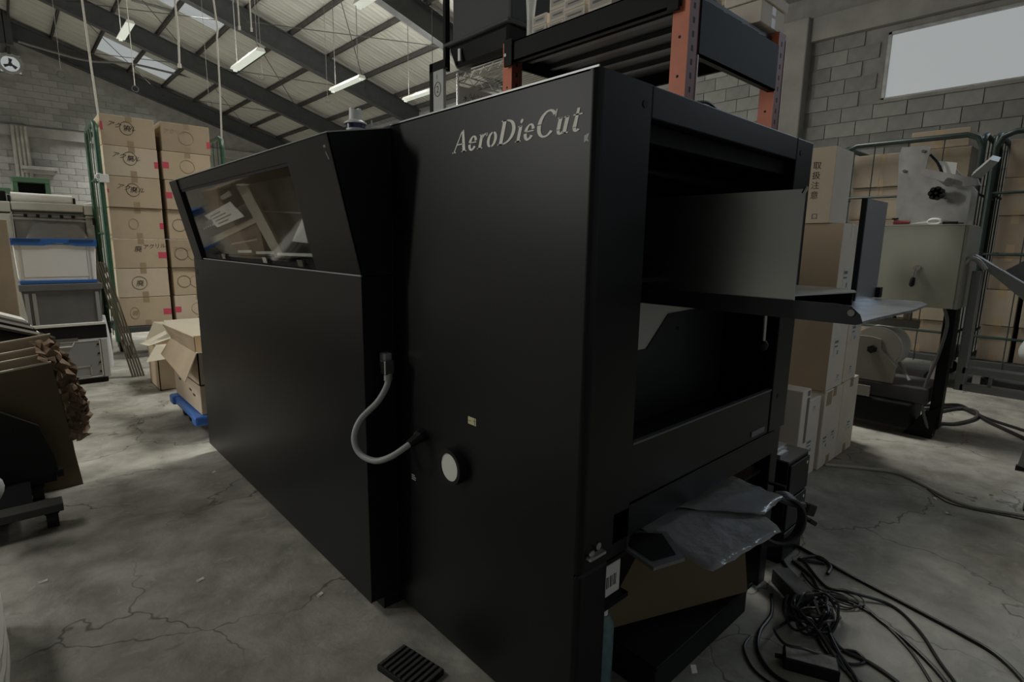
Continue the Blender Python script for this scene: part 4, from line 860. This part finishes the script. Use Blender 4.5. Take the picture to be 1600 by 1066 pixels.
t = thing('open_carton', 'small open carton with pale flaps behind the blue dolly', 'carton', (.87, 4.75, 0))
MB().box(.74, .746, 4.6, 4.95, 0, .34).box(.74, 1.15, 4.6, 4.606, 0, .34).box(.74, 1.15, 4.944, 4.95, 0, .34).box(1.144, 1.15, 4.6, 4.95, 0, .34).box(.74, 1.15, 4.6, 4.95, 0, .006).build('walls', M_CARD[0], t)
MB().slab([(.74, 4.6, .34), (1.0, 4.6, .34), (.95, 4.5, .26), (.66, 4.52, .24)], (0, .003, .003)).build('flap', MATS['pale_flap_inside'], t)
MB().slab([(.74, 4.95, .34), (1.1, 4.95, .34), (1.05, 5.0, .44), (.80, 4.98, .46)], (0, .003, .003)).build('flap', MATS['pale_flap_inside'], t)

# ================================================================== orange rack, wire rack and what they carry
t = thing('pallet_rack', 'orange pallet rack with black beams standing behind the black machine', 'rack', (2.9, 2.1, 0))
def upright(x0, x1, y0, y1, zt, side):
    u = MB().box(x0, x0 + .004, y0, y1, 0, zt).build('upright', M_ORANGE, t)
    MB().box(x0 + .004, x1, y0, y0 + .004, 0, zt).build('slotted_face', M_ORANGESH, u)
    MB().box(x0 + .004, x1, y1 - .004, y1, 0, zt).build('slotted_face', M_ORANGESH, u)
    sl = MB(); z = 1.45
    while z < zt - .05:
        sl.box(x0 + .035, x0 + .05, y0 - .0006, y0 + .001, z, z + .025); z += .06
    sl.build('slots', M_RUBBER, u)
    for z in (1.88, 2.05, 2.30):
        if z < zt: MB().cyl((x0 - .001, (y0 + y1) / 2, z), (x0 + .001, (y0 + y1) / 2, z), .007, 10).build('hole', M_RUBBER, u)
    return u
u1 = upright(2.40, 2.488, 1.459, 1.544, 3.0, 0); upright(2.40, 2.488, 2.65, 2.73, 2.31, 0)
MB().box(2.491, 2.498, 1.455, 1.462, 1.2, 3.0).build('pale_edge', M_WHITE, u1)
u2 = upright(3.35, 3.44, 1.459, 1.544, 2.30, 0); MB().box(3.44, 3.446, 1.455, 1.465, 1.3, 2.27).build('pale_edge', M_WHITE, u2)
upright(3.35, 3.44, 2.65, 2.73, 2.31, 0)
MB().box(2.385, 2.40, 1.50, 2.69, 2.182, 2.297).box(2.385, 2.43, 1.50, 2.69, 2.182, 2.19).box(2.385, 2.43, 1.50, 2.69, 2.29, 2.297).build('beam', M_BLACK2, t)
MB().box(2.49, 3.35, 1.455, 1.47, 1.985, 2.225).box(2.49, 3.35, 1.455, 1.50, 1.985, 1.993).build('beam', M_BLACK2, t)
MB().box(3.42, 3.44, 1.50, 2.69, 2.182, 2.297).build('beam', M_BLACK2, t); MB().box(2.49, 3.35, 2.70, 2.715, 2.182, 2.297).build('beam', M_BLACK2, t)
MB().box(2.37, 2.386, 2.62, 2.69, 2.16, 2.31).build('beam_connector', M_BLACK2, t, bevel=.002); MB().box(2.37, 2.386, 1.50, 1.56, 2.16, 2.31).build('beam_connector', M_BLACK2, t, bevel=.002)
MB().cyl((2.369, 2.675, 2.225), (2.366, 2.675, 2.225), .010, 10).build('lock_pin', M_WHITE, t)
dkm = mat('dark_deck', (.018, .02, .025), .5)
MB().box(2.43, 3.42, 1.50, 2.70, 2.262, 2.282).build('deck', dkm, t)
for x in (2.60, 2.80, 3.0, 3.2): MB().box(x - .02, x + .02, 1.50, 2.70, 2.235, 2.262).build('deck_rib', mat('deck_rib_grey', (.06, .065, .07), .5), t)
lbl(MB().box(2.497, 2.52, 1.47, 1.52, 1.50, 1.62).build('pale_clip', M_WHITE, t), 'pale clip on the near upright')
# lower shelf of the rack, pipe
# small printed boxes on the rack
spots = [(2.44, 2.405, 2.301, .12, .115, .055, 'lowest small printed box at the far end of the rack deck'), (2.44, 2.405, 2.357, .12, .115, .055, 'small printed box second up at the far end of the rack'),
         (2.44, 2.27, 2.301, .12, .12, .045, 'small printed box lying between two small stacks on the rack'), (2.44, 2.26, 2.347, .12, .12, .06, 'small printed box overhanging the middle of the rack stacks'),
         (2.42, 2.10, 2.301, .15, .15, .062, 'lower printed box of the nearer small stack on the rack'), (2.42, 2.10, 2.364, .15, .15, .06, 'printed box second up in the nearer stack on the rack'), (2.44, 2.22, 2.408, .13, .16, .07, 'printed box bridging the two stacks at top of frame'), (2.42, 1.92, 2.301, .15, .155, .10, 'printed box on the rack nearest the orange upright')]
for (x, y, z, dx, dy, dz, lb) in spots:
    c = thing('printed_box', lb, 'box', (x + dx / 2, y + dy / 2, z), 'small printed boxes on the rack')
    MB().box(x, x + dx, y, y + dy, z, z + dz).build('body', M_CARD[3], c, bevel=.002); MB().box(x - .0008, x, y + .012, y + dy - .012, z + dz * .25, z + dz * .8).build('label_print', mat('box_print', (.42, .40, .37), .7), c)
    MB().box(x - .0014, x - .0008, y + .02, y + dy - .03, z + dz * .45, z + dz * .58).build('print_line', M_INKG, c)
t = carton(3.13, 1.47, 2.30, .29, .2, .11, 'pale printed carton at the near right end of the rack', 'cartons at the rack end', 3)
carton(3.12, 1.46, 2.412, .32, .22, .055, 'flat carton lid on the pale carton at the rack end', 'cartons at the rack end', 3, tape=False)
carton(3.20, 1.49, 2.468, .27, .25, .22, 'upper carton stacked at the rack end, cut by top of frame', 'cartons at the rack end', 0)
solo(MB().tube([(2.47, 2.56, 2.298), (2.47, 2.565, 2.42), (2.47, 2.56, 2.55), (2.47, 2.56, 2.75)], [.026, .022, .034, .04], 14).build('wrapped_tube', M_WRAP, None, smooth=True), 'white plastic-wrapped tube standing upright on the far end of the rack', 'tube')
# wire rack behind
t = thing('wire_shelf', 'chrome wire shelf rack behind the far orange upright', 'shelf', (3.0, 3.15, 0))
for (x, y) in ((2.6, 3.46), (2.6, 2.86), (3.4, 3.46), (3.4, 2.86)): MB().cyl((x, y, 0), (x, y, 2.335), .011, 10).build('post', M_CHROME, t, smooth=True)
ws = MB()
for z in (2.27, 2.318):
    ws.cyl((2.6, 2.86, z), (2.6, 3.46, z), .005, 6); ws.cyl((2.6, 2.86, z), (3.4, 2.86, z), .005, 6); ws.cyl((2.6, 3.46, z), (3.4, 3.46, z), .005, 6); ws.cyl((3.4, 2.86, z), (3.4, 3.46, z), .005, 6)
ws.build('shelf_frame', M_CHROME, t)
zz = MB()
for k in range(12):
    y = 2.86 + k * .05; zz.cyl((2.6, y, 2.27 if k % 2 else 2.318), (2.6, y + .05, 2.318 if k % 2 else 2.27), .003, 5)
for k in range(16):
    x = 2.6 + k * .05
    for yy in (2.86, 3.46): zz.cyl((x, yy, 2.27 if k % 2 else 2.318), (x + .05, yy, 2.318 if k % 2 else 2.27), .003, 5)
zz.build('truss_wire', M_CHROME, t)
for k in range(22): MB().cyl((2.62 + k * .036, 2.86, 2.322), (2.62 + k * .036, 3.46, 2.322), .0025, 5).build('deck_wire', M_CHROME, t)
t = thing('panel_board', 'pale board with a circled 2 on its black-framed edge, beside the wire shelf', 'board', (2.55, 3.52, 1.4))
MB().box(2.52, 2.545, 3.53, 3.66, 1.42, 2.36).build('pale_face', mat('grey_white_board', (.42, .43, .42), .6), t)
MB().box(2.515, 2.545, 3.66, 3.70, 1.40, 2.42).box(2.515, 2.545, 3.50, 3.70, 2.36, 2.42).build('frame', M_BLACK2, t)
Mt = frame_M((2.5195, 3.62, 2.205), (0, -1, 0), (0, 0, 1)); text_mesh('2', .07, Mt, .0003).build('numeral', M_INK, t)
MB().tube([(2.519, 3.60 + .04 * math.cos(a), 2.228 + .05 * math.sin(a)) for a in [2 * math.pi * k / 24 for k in range(24)]], .0025, 5, close=True).build('numeral_circle', M_INK, t)
Mt = frame_M((2.5195, 3.615, 2.30), (0, -1, 0), (0, 0, 1)); text_mesh('I', .05, Mt, .0003).build('numeral', M_INK, t)
t = thing('whiteboard', 'pale board with handwriting below the chrome wire shelf', 'board', (3.0, 3.5, 1.3))
MB().box(2.62, 3.4, 3.475, 3.49, 1.3, 2.25).build('face', mat('whiteboard_face', (.47, .47, .45), .5), t)
Mt = frame_M((2.66, 3.4745, 2.15), (1, 0, 0), (0, 0, 1))
text_mesh(chr(0x6728) + '-' + chr(0x4e0b), .05, Mt, .0003).build('handwriting', M_INK, t)
for k in range(6):
    cx = 2.72 + k * .035; MB().tube([(cx, 3.4735, 2.19), (cx + .012, 3.4735, 2.215), (cx + .022, 3.4735, 2.19 + .01 * (k % 3)), (cx + .012, 3.4735, 2.18)], .0018, 5).build('handwriting', M_INKG, t)
# papers lying on the wire deck
for k in range(3):
    z = 2.326 + .012 * k
    solo(MB().slab([(2.64 + .02 * k, 2.95, z), (3.2, 2.93 + .03 * k, z), (3.2, 3.35, z), (2.66, 3.38, z)], (0, 0, .010)).build('paper_ream', [M_PAPER, M_LABEL, M_PAPER][k]), '%s paper ream on the chrome wire shelf deck' % ['lowest', 'middle', 'top'][k], 'paper', 'paper on the wire shelf')
t = thing('black_tub', 'big black plastic tub with thick rim on top of the wire shelf', 'tub', (2.85, 3.2, 2.366))
MB().slab([(2.62, 2.92, 2.366), (2.62, 3.52, 2.366), (2.58, 3.56, 2.53), (2.58, 2.88, 2.53)], (.5, 0, 0)).build('body', M_BLACK, t, bevel=.03)
MB().box(2.555, 3.12, 2.86, 3.58, 2.52, 2.545).build('rim', mat('grey_black_rim', (.05, .053, .055), .45), t, bevel=.01)
MB().box(2.575, 2.585, 3.40, 3.425, 2.40, 2.48).build('white_label', M_WHITE, t)
MB().box(2.56, 2.60, 3.555, 3.585, 2.36, 3.1).build('corner_post', M_BLACK2, t)
MB().box(2.61, 3.1, 2.9, 3.54, 2.545, 3.1).build('inner_bin', mat('dark_grey_bin', (.055, .058, .058), .6), t, bevel=.02)
MB().cyl((2.60, 3.5, 2.86), (2.60, 3.05, 2.86), .012, 8).build('handle_bar', M_BLACK2, t)

# ================================================================== right: carton stack
def ship_label(t, x, z, y, w=.07, h=.055):
    l = MB().box(x, x + w, y - .0012, y, z, z + h).build('shipping_label', M_LABEL, t)
    MB().box(x + .006, x + w * .55, y - .0018, y - .0012, z + h * .72, z + h * .86).box(x + .006, x + w * .5, y - .0018, y - .0012, z + h * .5, z + h * .58).box(x + w * .5, x + w * .62, y - .0018, y - .0012, z + .006, z + h * .3).build('label_print', M_INKG, l)
Y8 = .875
t = carton(2.60, Y8, 0, .105, .50, .46, 'narrow pale carton nearest the machine at the foot of the carton stack', 'cartons right of the machine', 3, tape=False)
MB().box(2.66, 2.69, Y8 - .001, Y8, .20, .42).build('print_strip', M_INKG, t); MB().box(2.66, 2.69, Y8 - .001, Y8, .43, .455).build('print_mark', M_INKG, t)
t = carton(2.71, Y8 + .01, 0, .17, .5, .395, 'pale carton second from the machine at the foot of the carton stack', 'cartons right of the machine', 3, tape=False); ship_label(t, 2.74, .12, Y8 + .01, .10, .075); ship_label(t, 2.78, .33, Y8 + .01, .04, .03)
t = carton(2.905, Y8, 0, .26, .5, .41, 'bottom carton with two labels, third from the machine in the stack', 'cartons right of the machine', 3); ship_label(t, 2.935, .10, Y8, .09, .075); ship_label(t, 3.05, .12, Y8, .075, .06); MB().box(2.93, 3.0, Y8 - .001, Y8, .33, .40).build('tape_patch', M_TAPE, t)
t = carton(3.17, Y8, 0, .25, .5, .415, 'bottom carton farthest right of the stack, below the narrow upright carton', 'cartons right of the machine', 3); ship_label(t, 3.30, .12, Y8, .07, .06)
t = carton(3.425, Y8 + .1, 0, .12, .4, .44, 'brown carton end showing behind the far right of the stack', 'cartons right of the machine', 1, tape=False)
t = carton(2.89, Y8, .412, .235, .42, .40, 'tall brown and white carton of the second layer beside the tray', 'cartons right of the machine', 3, tape=False); ship_label(t, 2.94, .58, Y8, .10, .09); ship_label(t, 3.03, .44, Y8, .045, .04)
MB().box(2.888, 2.89, Y8, Y8 + .42, .412, .812).build('brown_side', M_CARD[1], t)
t = carton(3.135, Y8, .417, .205, .42, .40, 'white-faced carton of the second layer farthest from the machine', 'cartons right of the machine', 3, tape=False); ship_label(t, 3.19, .63, Y8, .09, .09); ship_label(t, 3.22, .45, Y8, .05, .05)
t = carton(2.875, Y8, .818, .235, .50, .40, 'carton of the third layer with brown side above the tray', 'cartons right of the machine', 3, tape=False); ship_label(t, 2.95, .91, Y8, .10, .10); MB().box(3.0, 3.02, Y8 - .001, Y8, 1.14, 1.22).build('tape', M_WHITE, t)
MB().box(2.873, 2.875, Y8, Y8 + .5, .818, 1.218).build('brown_side', M_CARD[1], t)
t = carton(2.86, Y8 + .06, 1.220, .24, .12, .345, 'tall flat carton standing on top of the right carton stack', 'cartons right of the machine', 3, tape=False)
MB().box(2.858, 2.86, Y8 + .06, Y8 + .18, 1.22, 1.565).build('brown_side', M_CARD[2], t)
for k, ch in enumerate((0x53d6, 0x6271, 0x6ce8, 0x610f)): text_mesh(chr(ch), .038, frame_M((2.8572, Y8 + .155, 1.47 - k * .045), (0, -1, 0), (0, 0, 1)), .0003).build('printed_character', M_INK, t)
text_mesh(chr(0x53e3), .03, frame_M((2.8572, Y8 + .14, 1.24), (0, -1, 0), (0, 0, 1)), .0003).build('printed_character', M_INK, t)


# ================================================================== right: cream feeder machine
t = thing('feeder_machine', 'cream cabinet feeder machine with aluminium plates and paper roll at right', 'machine', (4.1, .78, 0))
XM = 3.90
cab = MB().box(XM, XM + .40, .585, .975, .775, 1.242).build('cabinet', M_CREAMG, t, bevel=.006)
MB().box(XM - .004, XM + .4, .58, .98, 1.240, 1.246).build('cabinet_top', mat('pale_top', (.40, .40, .35), .4), t)
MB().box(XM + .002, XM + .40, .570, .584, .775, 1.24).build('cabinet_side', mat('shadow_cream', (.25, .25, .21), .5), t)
h = MB().cyl((XM, .775, 1.0), (XM - .02, .775, 1.0), .017, 16).build('handle', M_CHROME, t, smooth=True)
MB().cyl((XM - .018, .775, 1.0), (XM - .02, .785, .93), .006, 8).build('handle_stem', M_CHROME, h); MB().tube([(XM - .02, .785, .945), (XM - .021, .787, .93), (XM - .022, .789, .90), (XM - .022, .79, .89)], [.008, .013, .014, .005], 12).build('handle_grip', M_RUBBER, h, smooth=True)
MB().slab([(XM + .1, .60, 1.246), (XM + .1, .935, 1.246), (XM + .1, .965, 1.66), (XM + .1, .955, 1.70), (XM + .1, .83, 1.695), (XM + .1, .815, 1.68), (XM + .1, .825, 1.56), (XM + .1, .72, 1.46), (XM + .1, .60, 1.44)], (.012, 0, 0)).build('side_plate', M_ALUM, t)
MB().slab([(XM + .3, .60, 1.246), (XM + .3, .90, 1.246), (XM + .3, .90, 1.55), (XM + .3, .72, 1.58), (XM + .3, .60, 1.44)], (.012, 0, 0)).build('side_plate', M_ALUM, t)
for (y, z) in ((.845, 1.665), (.925, 1.56)): MB().cyl((XM + .1, y, z), (XM + .085, y, z), .009, 10).build('bolt', M_CHROME, t)
MB().slab([(XM + .05, .835, 1.565), (XM + .05, .575, 1.49), (XM + .05, .56, 1.455), (XM + .05, .63, 1.45), (XM + .05, .74, 1.49), (XM + .05, .835, 1.535)], (.03, 0, 0)).build('arm', M_ALUM, t)
MB().slab([(XM + .02, .60, 1.50), (XM + .02, .53, 1.58), (XM + .06, .50, 1.57), (XM + .06, .56, 1.49)], (.06, 0, .03)).build('clamp', M_ALUM, t)
MB().cyl((XM + .04, .69, 1.475), (XM + .0, .69, 1.475), .022, 16).build('arm_knob', M_CHROME, t, smooth=True)
kn = MB()
for k in range(7):
    a = 2 * math.pi * k / 7; kn.cyl((XM - .03, .735 + .022 * math.cos(a), 1.415 + .022 * math.sin(a)), (XM + .005, .735 + .022 * math.cos(a), 1.415 + .022 * math.sin(a)), .016, 10)
kn.cyl((XM - .03, .735, 1.415), (XM + .1, .735, 1.415), .02, 10); kn.build('star_knob', M_RUBBER, t, smooth=True)
MB().tube(bez([(XM + .14, .82, 1.65), (XM + .15, .78, 1.60), (XM + .15, .75, 1.53)]), .008, 6).build('hose', M_RUBBER, t)
MB().slab([(XM + .2, .76, 1.50), (XM + .2, .80, 1.62), (XM + .2, .70, 1.60), (XM + .2, .70, 1.50)], (.005, 0, 0)).build('white_tab', M_WHITE, t)
# lower part: column, base, roll
MB().box(XM + .05, XM + .13, .575, .63, .06, .775).build('column', M_BLACK2, t, bevel=.004)
MB().slab([(XM + .03, .60, .0), (XM + .03, .74, .0), (XM + .03, .66, .14), (XM + .03, .58, .2)], (.1, 0, 0)).build('column_foot', M_BLACK2, t)
MB().box(XM + .0, XM + .35, .64, 1.10, .20, .30).build('base', mat('dusty_dark_base', (.05, .05, .048), .6, noise=.3), t, bevel=.01)
MB().box(XM - .05, XM + .25, .70, 1.15, .05, .20).build('base_block', M_BLACK2, t, bevel=.01)
MB().box(XM - .05, XM - .04, .92, 1.15, .205, .27).build('switch_plate', mat('dim_cream_plate', (.25, .245, .21), .5), t)
MB().cyl((XM + .03, .93, .50), (XM + .22, .93, .50), .135, 36).build('paper_roll', mat('roll_white', (.55, .55, .52), .7), t, smooth=True)
MB().slab([(XM + .0, 1.12, .30), (XM + .0, .82, .30), (XM + .0, .81, .40), (XM + .0, .90, .50), (XM + .0, .905, .56), (XM + .0, .96, .57), (XM + .0, 1.12, .57)], (.02, 0, 0)).build('roll_cheek', mat('dim_cheek', (.22, .215, .18), .5), t)
MB().ring((XM + .022, .93, .50), (1, 0, 0), .125, .05, .01).build('roll_face', mat('roll_side', (.34, .325, .27), .7), t)
MB().cyl((XM - .03, .945, .495), (XM + .05, .945, .495), .025, 6).build('roll_nut', M_RUBBER, t)
MB().box(XM + .02, XM + .08, .74, 1.10, .645, .69).build('cross_bar', mat('dim_bar', (.10, .098, .085), .5), t)
for k, y in enumerate((1.05, .99, .95, .93)): MB().cyl((XM + .1, y, .68), (XM + .1, y - .01, .775), .006 if k else .014, 8).build('strut', M_RUBBER, t)
MB().cyl((XM + .05, .80, .69), (XM + .05, .80, .735), .022, 14).build('cup', mat('brass_cup', (.20, .18, .14), .4, .6), t, smooth=True)
MB().tube(bez([(XM + .04, .63, .775), (XM + .03, .605, .68), (XM + .03, .625, .5), (XM + .02, .655, .35), (XM + .02, .665, .22), (XM + .03, .635, .1), (XM + .05, .60, .02)]), .009, 8).build('hose', mat('mid_grey_hose', (.13, .13, .125), .5), t, smooth=True)
MB().cyl((XM + .02, .74, .33), (XM + .1, .82, .42), .009, 8).build('rod', M_ALUM, t)
# aluminium frame to the right
al = mat('frame_aluminium', (.30, .305, .30), .45, .8)
MB().box(XM + .12, XM + .20, .50, .545, .30, .99).build('frame_post', al, t, bevel=.004)
MB().slab([(XM + .1, .56, 1.06), (XM + .1, .53, 1.04), (XM + .1, .26, .80), (XM + .1, .20, .72), (XM + .1, .20, .79), (XM + .1, .27, .90), (XM + .1, .54, 1.08)], (.10, 0, 0)).build('sloping_rail', al, t)
MB().tube(bez([(XM + .06, .575, 1.03), (XM + .06, .555, 1.06), (XM + .06, .52, 1.05), (XM + .06, .48, 1.0)]), .014, 8).build('bent_pipe', M_ALUM, t, smooth=True)
MB().slab([(XM + .3, .44, .98), (XM + .3, .34, 1.06), (XM + .3, .28, .98), (XM + .3, .385, .89)], (.004, 0, 0)).build('flap_plate', mat('dull_plate', (.22, .225, .235), .4, .8), t)
MB().box(XM + .12, XM + .2, .10, .52, .40, .44).build('frame_rail', al, t, bevel=.003); MB().box(XM + .12, XM + .2, .10, .52, .30, .34).build('frame_rail', al, t, bevel=.003); MB().box(XM + .15, XM + .18, .385, .40, .34, .40).build('frame_spacer', al, t)
MB().box(XM + .12, XM + .2, .10, .14, 0, .44).build('frame_leg', al, t)
# tools on the cabinet
g = thing('red_handle_tool', 'red and black hand tool lying on top of the cream cabinet', 'tool', (XM + .03, .90, 1.246))
MB().cyl((XM + .03, .93, 1.262), (XM + .03, .85, 1.258), .014, 10, .008).build('handle', M_DRED, g, smooth=True); MB().box(XM + .02, XM + .04, .91, .94, 1.276, 1.286).build('head', M_RUBBER, g)
g = thing('scissors', 'white-handled scissors lying on top of the cream cabinet', 'scissors', (XM + .03, .77, 1.246))
for s in (0, 1): MB().tube([(XM + .03 + .012 * s, .735 + .03 * math.cos(a), 1.262 + .014 * math.sin(a) + .004 * s) for a in [2 * math.pi * k / 16 for k in range(16)]], .005, 6, close=True).build('handle', M_WHITE, g, smooth=True)
MB().slab([(XM + .03, .765, 1.256), (XM + .03, .87, 1.248), (XM + .03, .765, 1.268)], (.004, 0, 0)).build('blade', M_WHITE, g)
g = thing('pen_knife', 'black knife lying behind the scissors on the cream cabinet', 'knife', (XM + .05, .67, 1.246)); MB().box(XM + .05, XM + .062, .63, .70, 1.246, 1.262).build('body', M_RUBBER, g, bevel=.002); MB().box(XM + .052, XM + .060, .605, .63, 1.248, 1.256).build('tip', M_CHROME, g)

# roll cages with cartons against the right wall
roll_cage('dark green roll cage full of cartons behind the cream feeder machine', 5.50, 6.35, .80, 1.74, 1.97, M_GREEND, '+x', 'roll cages', .26)
roll_cage('dark green roll cage full of cartons at the right edge', 5.50, 6.35, -.24, .72, 1.96, M_GREEND, '+x', 'roll cages', .26)
def cage_stack(y0, y1, n, zt, lab, split):
    z = .262; hgt = (zt - .262) / n
    for i in range(n):
        for c in range(2):
            ya, yb = (y0, split) if c == 0 else (split + .01, y1)
            tt = carton(5.56 + random.uniform(0, .03), ya + .01, z, .62, yb - ya - .02, hgt - .004, '%s %s carton in the %s' % (['lowest', 'second lowest', 'third lowest', 'third from top', 'second from top', 'topmost'][i], 'right' if c == 0 else 'left', lab), 'cartons in the right roll cages', (5, 4, 4, 5)[(i + c) % 4], face='-x')
            if (i, c) in ((3, 0), (2, 0)): MB().box(5.5575, 5.559, yb - .16, yb - .06, z + .08, z + .16).build('pink_tape', M_PINK, tt)
        z += hgt
cage_stack(.86, 1.68, 6, 1.90, 'roll cage behind the cream feeder machine', 1.22)
cage_stack(-.18, .66, 6, 1.92, 'roll cage at the right edge', .44)
carton(5.60, .90, 1.905, .5, .38, .14, 'pale carton riding on top of the cage behind the feeder machine', 'cartons in the right roll cages', 4, face='-x')
# plastic bag and grey stand at the right edge
solo(MB().tube(bez([(3.72, .17, .86), (3.72, .185, .80), (3.72, .175, .74), (3.72, .20, .66), (3.72, .205, .60), (3.72, .18, .54)], 4), [.02, .03, .04, .042, .04, .035, .03, .035, .045, .05, .05, .05, .055, .06, .065, .068, .068, .06, .05, .035, .01][:21], 12).build('plastic_bag', M_WRAP, None, smooth=True), 'crumpled white plastic bag hanging at the right edge of the picture', 'plastic bag')
t = thing('grey_stand', 'grey steel stand cut by the right edge below the plastic bag', 'stand', (3.4, .1, 0))
MB().slab([(3.70, .20, .02), (3.72, .14, .02), (3.60, .10, .56), (3.58, .13, .56)], (.03, 0, 0)).build('leg', mat('grey_leg', (.17, .17, .165), .5), t); MB().slab([(3.695, .205, 0), (3.725, .14, 0), (3.725, .14, .025), (3.695, .205, .025)], (.03, 0, 0)).build('foot', M_RUBBER, t)
MB().slab([(3.12, .128, .01), (3.16, .06, .01), (3.16, .06, .56), (3.12, .115, .56)], (.05, 0, 0)).build('leg', mat('pale_grey_leg', (.24, .24, .23), .5), t); MB().box(3.12, 3.17, .055, .125, 0, .012).build('foot', M_RUBBER, t)
MB().box(3.10, 3.64, -.2, .13, .56, .60).build('top', MATS['pale_grey_leg'], t)

# ================================================================== lamps, ropes, fan
def lamp(x, y0, y1, z, label, zr):
    t = thing('fluorescent_light', label, 'light', (x, (y0 + y1) / 2, z), 'hanging fluorescent lights')
    MB().slab([(x - .075, y0, z), (x - .05, y0, z + .05), (x + .05, y0, z + .05), (x + .075, y0, z)], (0, y1 - y0, 0)).build('reflector', mat('white_reflector', (.55, .55, .50), .4), t)
    MB().box(x - .07, x + .07, y0 + .01, y1 - .01, z - .006, z).build('diffuser', M_TUBE, t)
    for y in (y0 + .03, y1 - .03): MB().box(x - .03, x + .03, y - .02, y + .02, z - .035, z - .004).build('tube_holder', M_TUBE, t)
    for y in (y0 + .15, y1 - .15): MB().cyl((x, y, z + .05), (x, y, zr), .006, 6).build('hanger', M_WIRE, t)
    l = bpy.data.lights.new('lamp_glow', 'POINT'); l.energy = 75; l.color = (1, .98, .91); l.shadow_soft_size = .04
    o = bpy.data.objects.new('lamp_glow', l); COL.objects.link(o); o.location = (x, (y0 + y1) / 2, z + .12)
    return t
lamp(3.29, 9.46, 10.78, 4.0, 'lit fluorescent light left of the vertical rope, nearest the skylights', roofz(3.29, 7.6))
lamp(5.09, 9.62, 10.85, 4.0, 'lit fluorescent light hanging above the machine beacon', roofz(5.09, 7.6))
lamp(6.48, 9.28, 10.44, 4.0, 'lit fluorescent light lowest in view, left of the wire shelf', roofz(6.48, 7.6))
lamp(2.17, 12.87, 14.03, 5.0, 'lit fluorescent light just above the far skylight', roofz(2.17, 7.6))
lamp(3.60, 5.6, 6.85, 4.0, 'lit fluorescent light cut by the top edge of the picture', roofz(3.60, 7.6))
def rope(pts, r, label, ring=False):
    t = thing('hanging_rope', label, 'rope', pts[-1], 'ropes hanging from the roof')
    MB().tube(pts, r, 7).build('strand', M_ROPE if r > .005 else mat('grey_cord', (.20, .20, .18), .8), t, smooth=True)
    if ring: MB().tube([Vector(pts[-1]) + Vector((.05 * math.cos(a), 0, -.05 + .05 * math.sin(a))) for a in [2 * math.pi * k / 14 for k in range(14)]], .008, 6, close=True).build('pull_ring', M_WIRE, t)
    else: MB().cyl(Vector(pts[-1]) + Vector((0, 0, .03)), Vector(pts[-1]) + Vector((0, 0, -.02)), r * 1.8, 8).build('knot', M_ROPE, t)
rope([(1.0, 9, roofz(1, 7.6)), (1.037, 9, 3.96), (1.055, 9, 3.2), (1.075, 9, 2.58)], .012, 'long pale rope hanging down to the topmost left carton')
rope([(2.35, 9, roofz(2.35, 7.6)), (2.557, 9, 4.02), (2.54, 9, 3.9), (2.53, 9, 3.2), (2.505, 9, 2.5)], .012, 'long pale rope hanging down to the right frame of the green cage')
rope([(2.02, 9, roofz(2.02, 7.6)), (2.052, 9, 4.09), (2.055, 9, 3.8), (2.04, 9, 3.42)], .013, 'short thick rope between the two skylights')
rope([(2.857, 9, roofz(2.857, 7.6)), (2.85, 9, 4.1)], .010, 'left rope of the pair beside the near skylight')
rope([(3.016, 9, roofz(3.016, 7.6)), (3.016, 9, 4.12)], .010, 'right rope of the pair beside the near skylight')
rope([(2.0, 12, roofz(2.0, 7.6)), (2.0, 12, 4.1), (2.0, 12, 3.72)], .007, 'thin cord with a ring in front of the far rafter', True)
rope([(1.0, 12, roofz(1.0, 7.70)), (.998, 12, 3.75)], .0035, 'faint cord with ring hanging against the back wall', True)
rope([(3.166, 12, roofz(3.166, 7.70)), (3.166, 12, 3.68)], .0035, 'thin cord with ring near the rope by the green cage', True)
rope([(5.515, 12, roofz(5.515, 7.70)), (5.515, 12, 4.15)], .0035, 'thin cord with ring hanging above the machine hood', True)
rope([(4.171, 12, roofz(4.171, 7.70)), (4.171, 12, 4.35)], .0035, 'thin cord with ring beneath the lit lamp left of the machine', True)
f = thing('exhaust_fan', 'square exhaust fan high on the back wall at the left edge', 'fan', (.74, 23.0, 5.9))
MB().box(.49, .50, 22.95, 23.17, 5.88, 6.40).box(.985, .995, 22.95, 23.17, 5.88, 6.40).box(.49, .995, 22.95, 23.17, 5.88, 5.89).box(.49, .995, 22.95, 23.17, 6.39, 6.40).build('housing', M_ALUM, f)
MB().ring((.742, 22.96, 6.14), (0, 1, 0), .30, .215, .01).build('face_plate', M_ALUM, f)
MB().box(.51, .975, 23.15, 23.16, 5.90, 6.38).build('daylight_opening', M_WINDOW, f)
bl = MB()
for k in range(3):
    a = math.pi / 2 + k * 2 * math.pi / 3; u = Vector((math.cos(a), 0, math.sin(a))); v = Vector((-math.sin(a), 0, math.cos(a))); c = Vector((.742, 23.02, 6.14))
    b = MB().slab([c + u * .03 - v * .02, c + u * .15 - v * .06 + Vector((0, .03, 0)), c + u * .17 + v * .03, c + u * .04 + v * .03], (0, .004, 0)).build('blade', M_WIRE, f)
MB().cyl((.742, 23.0, 6.14), (.742, 23.08, 6.14), .05, 14).build('motor', M_WIRE, f)
MB().box(.70, .78, 22.95, 23.17, 6.40, 6.62).build('bracket', M_RAFTER, f)
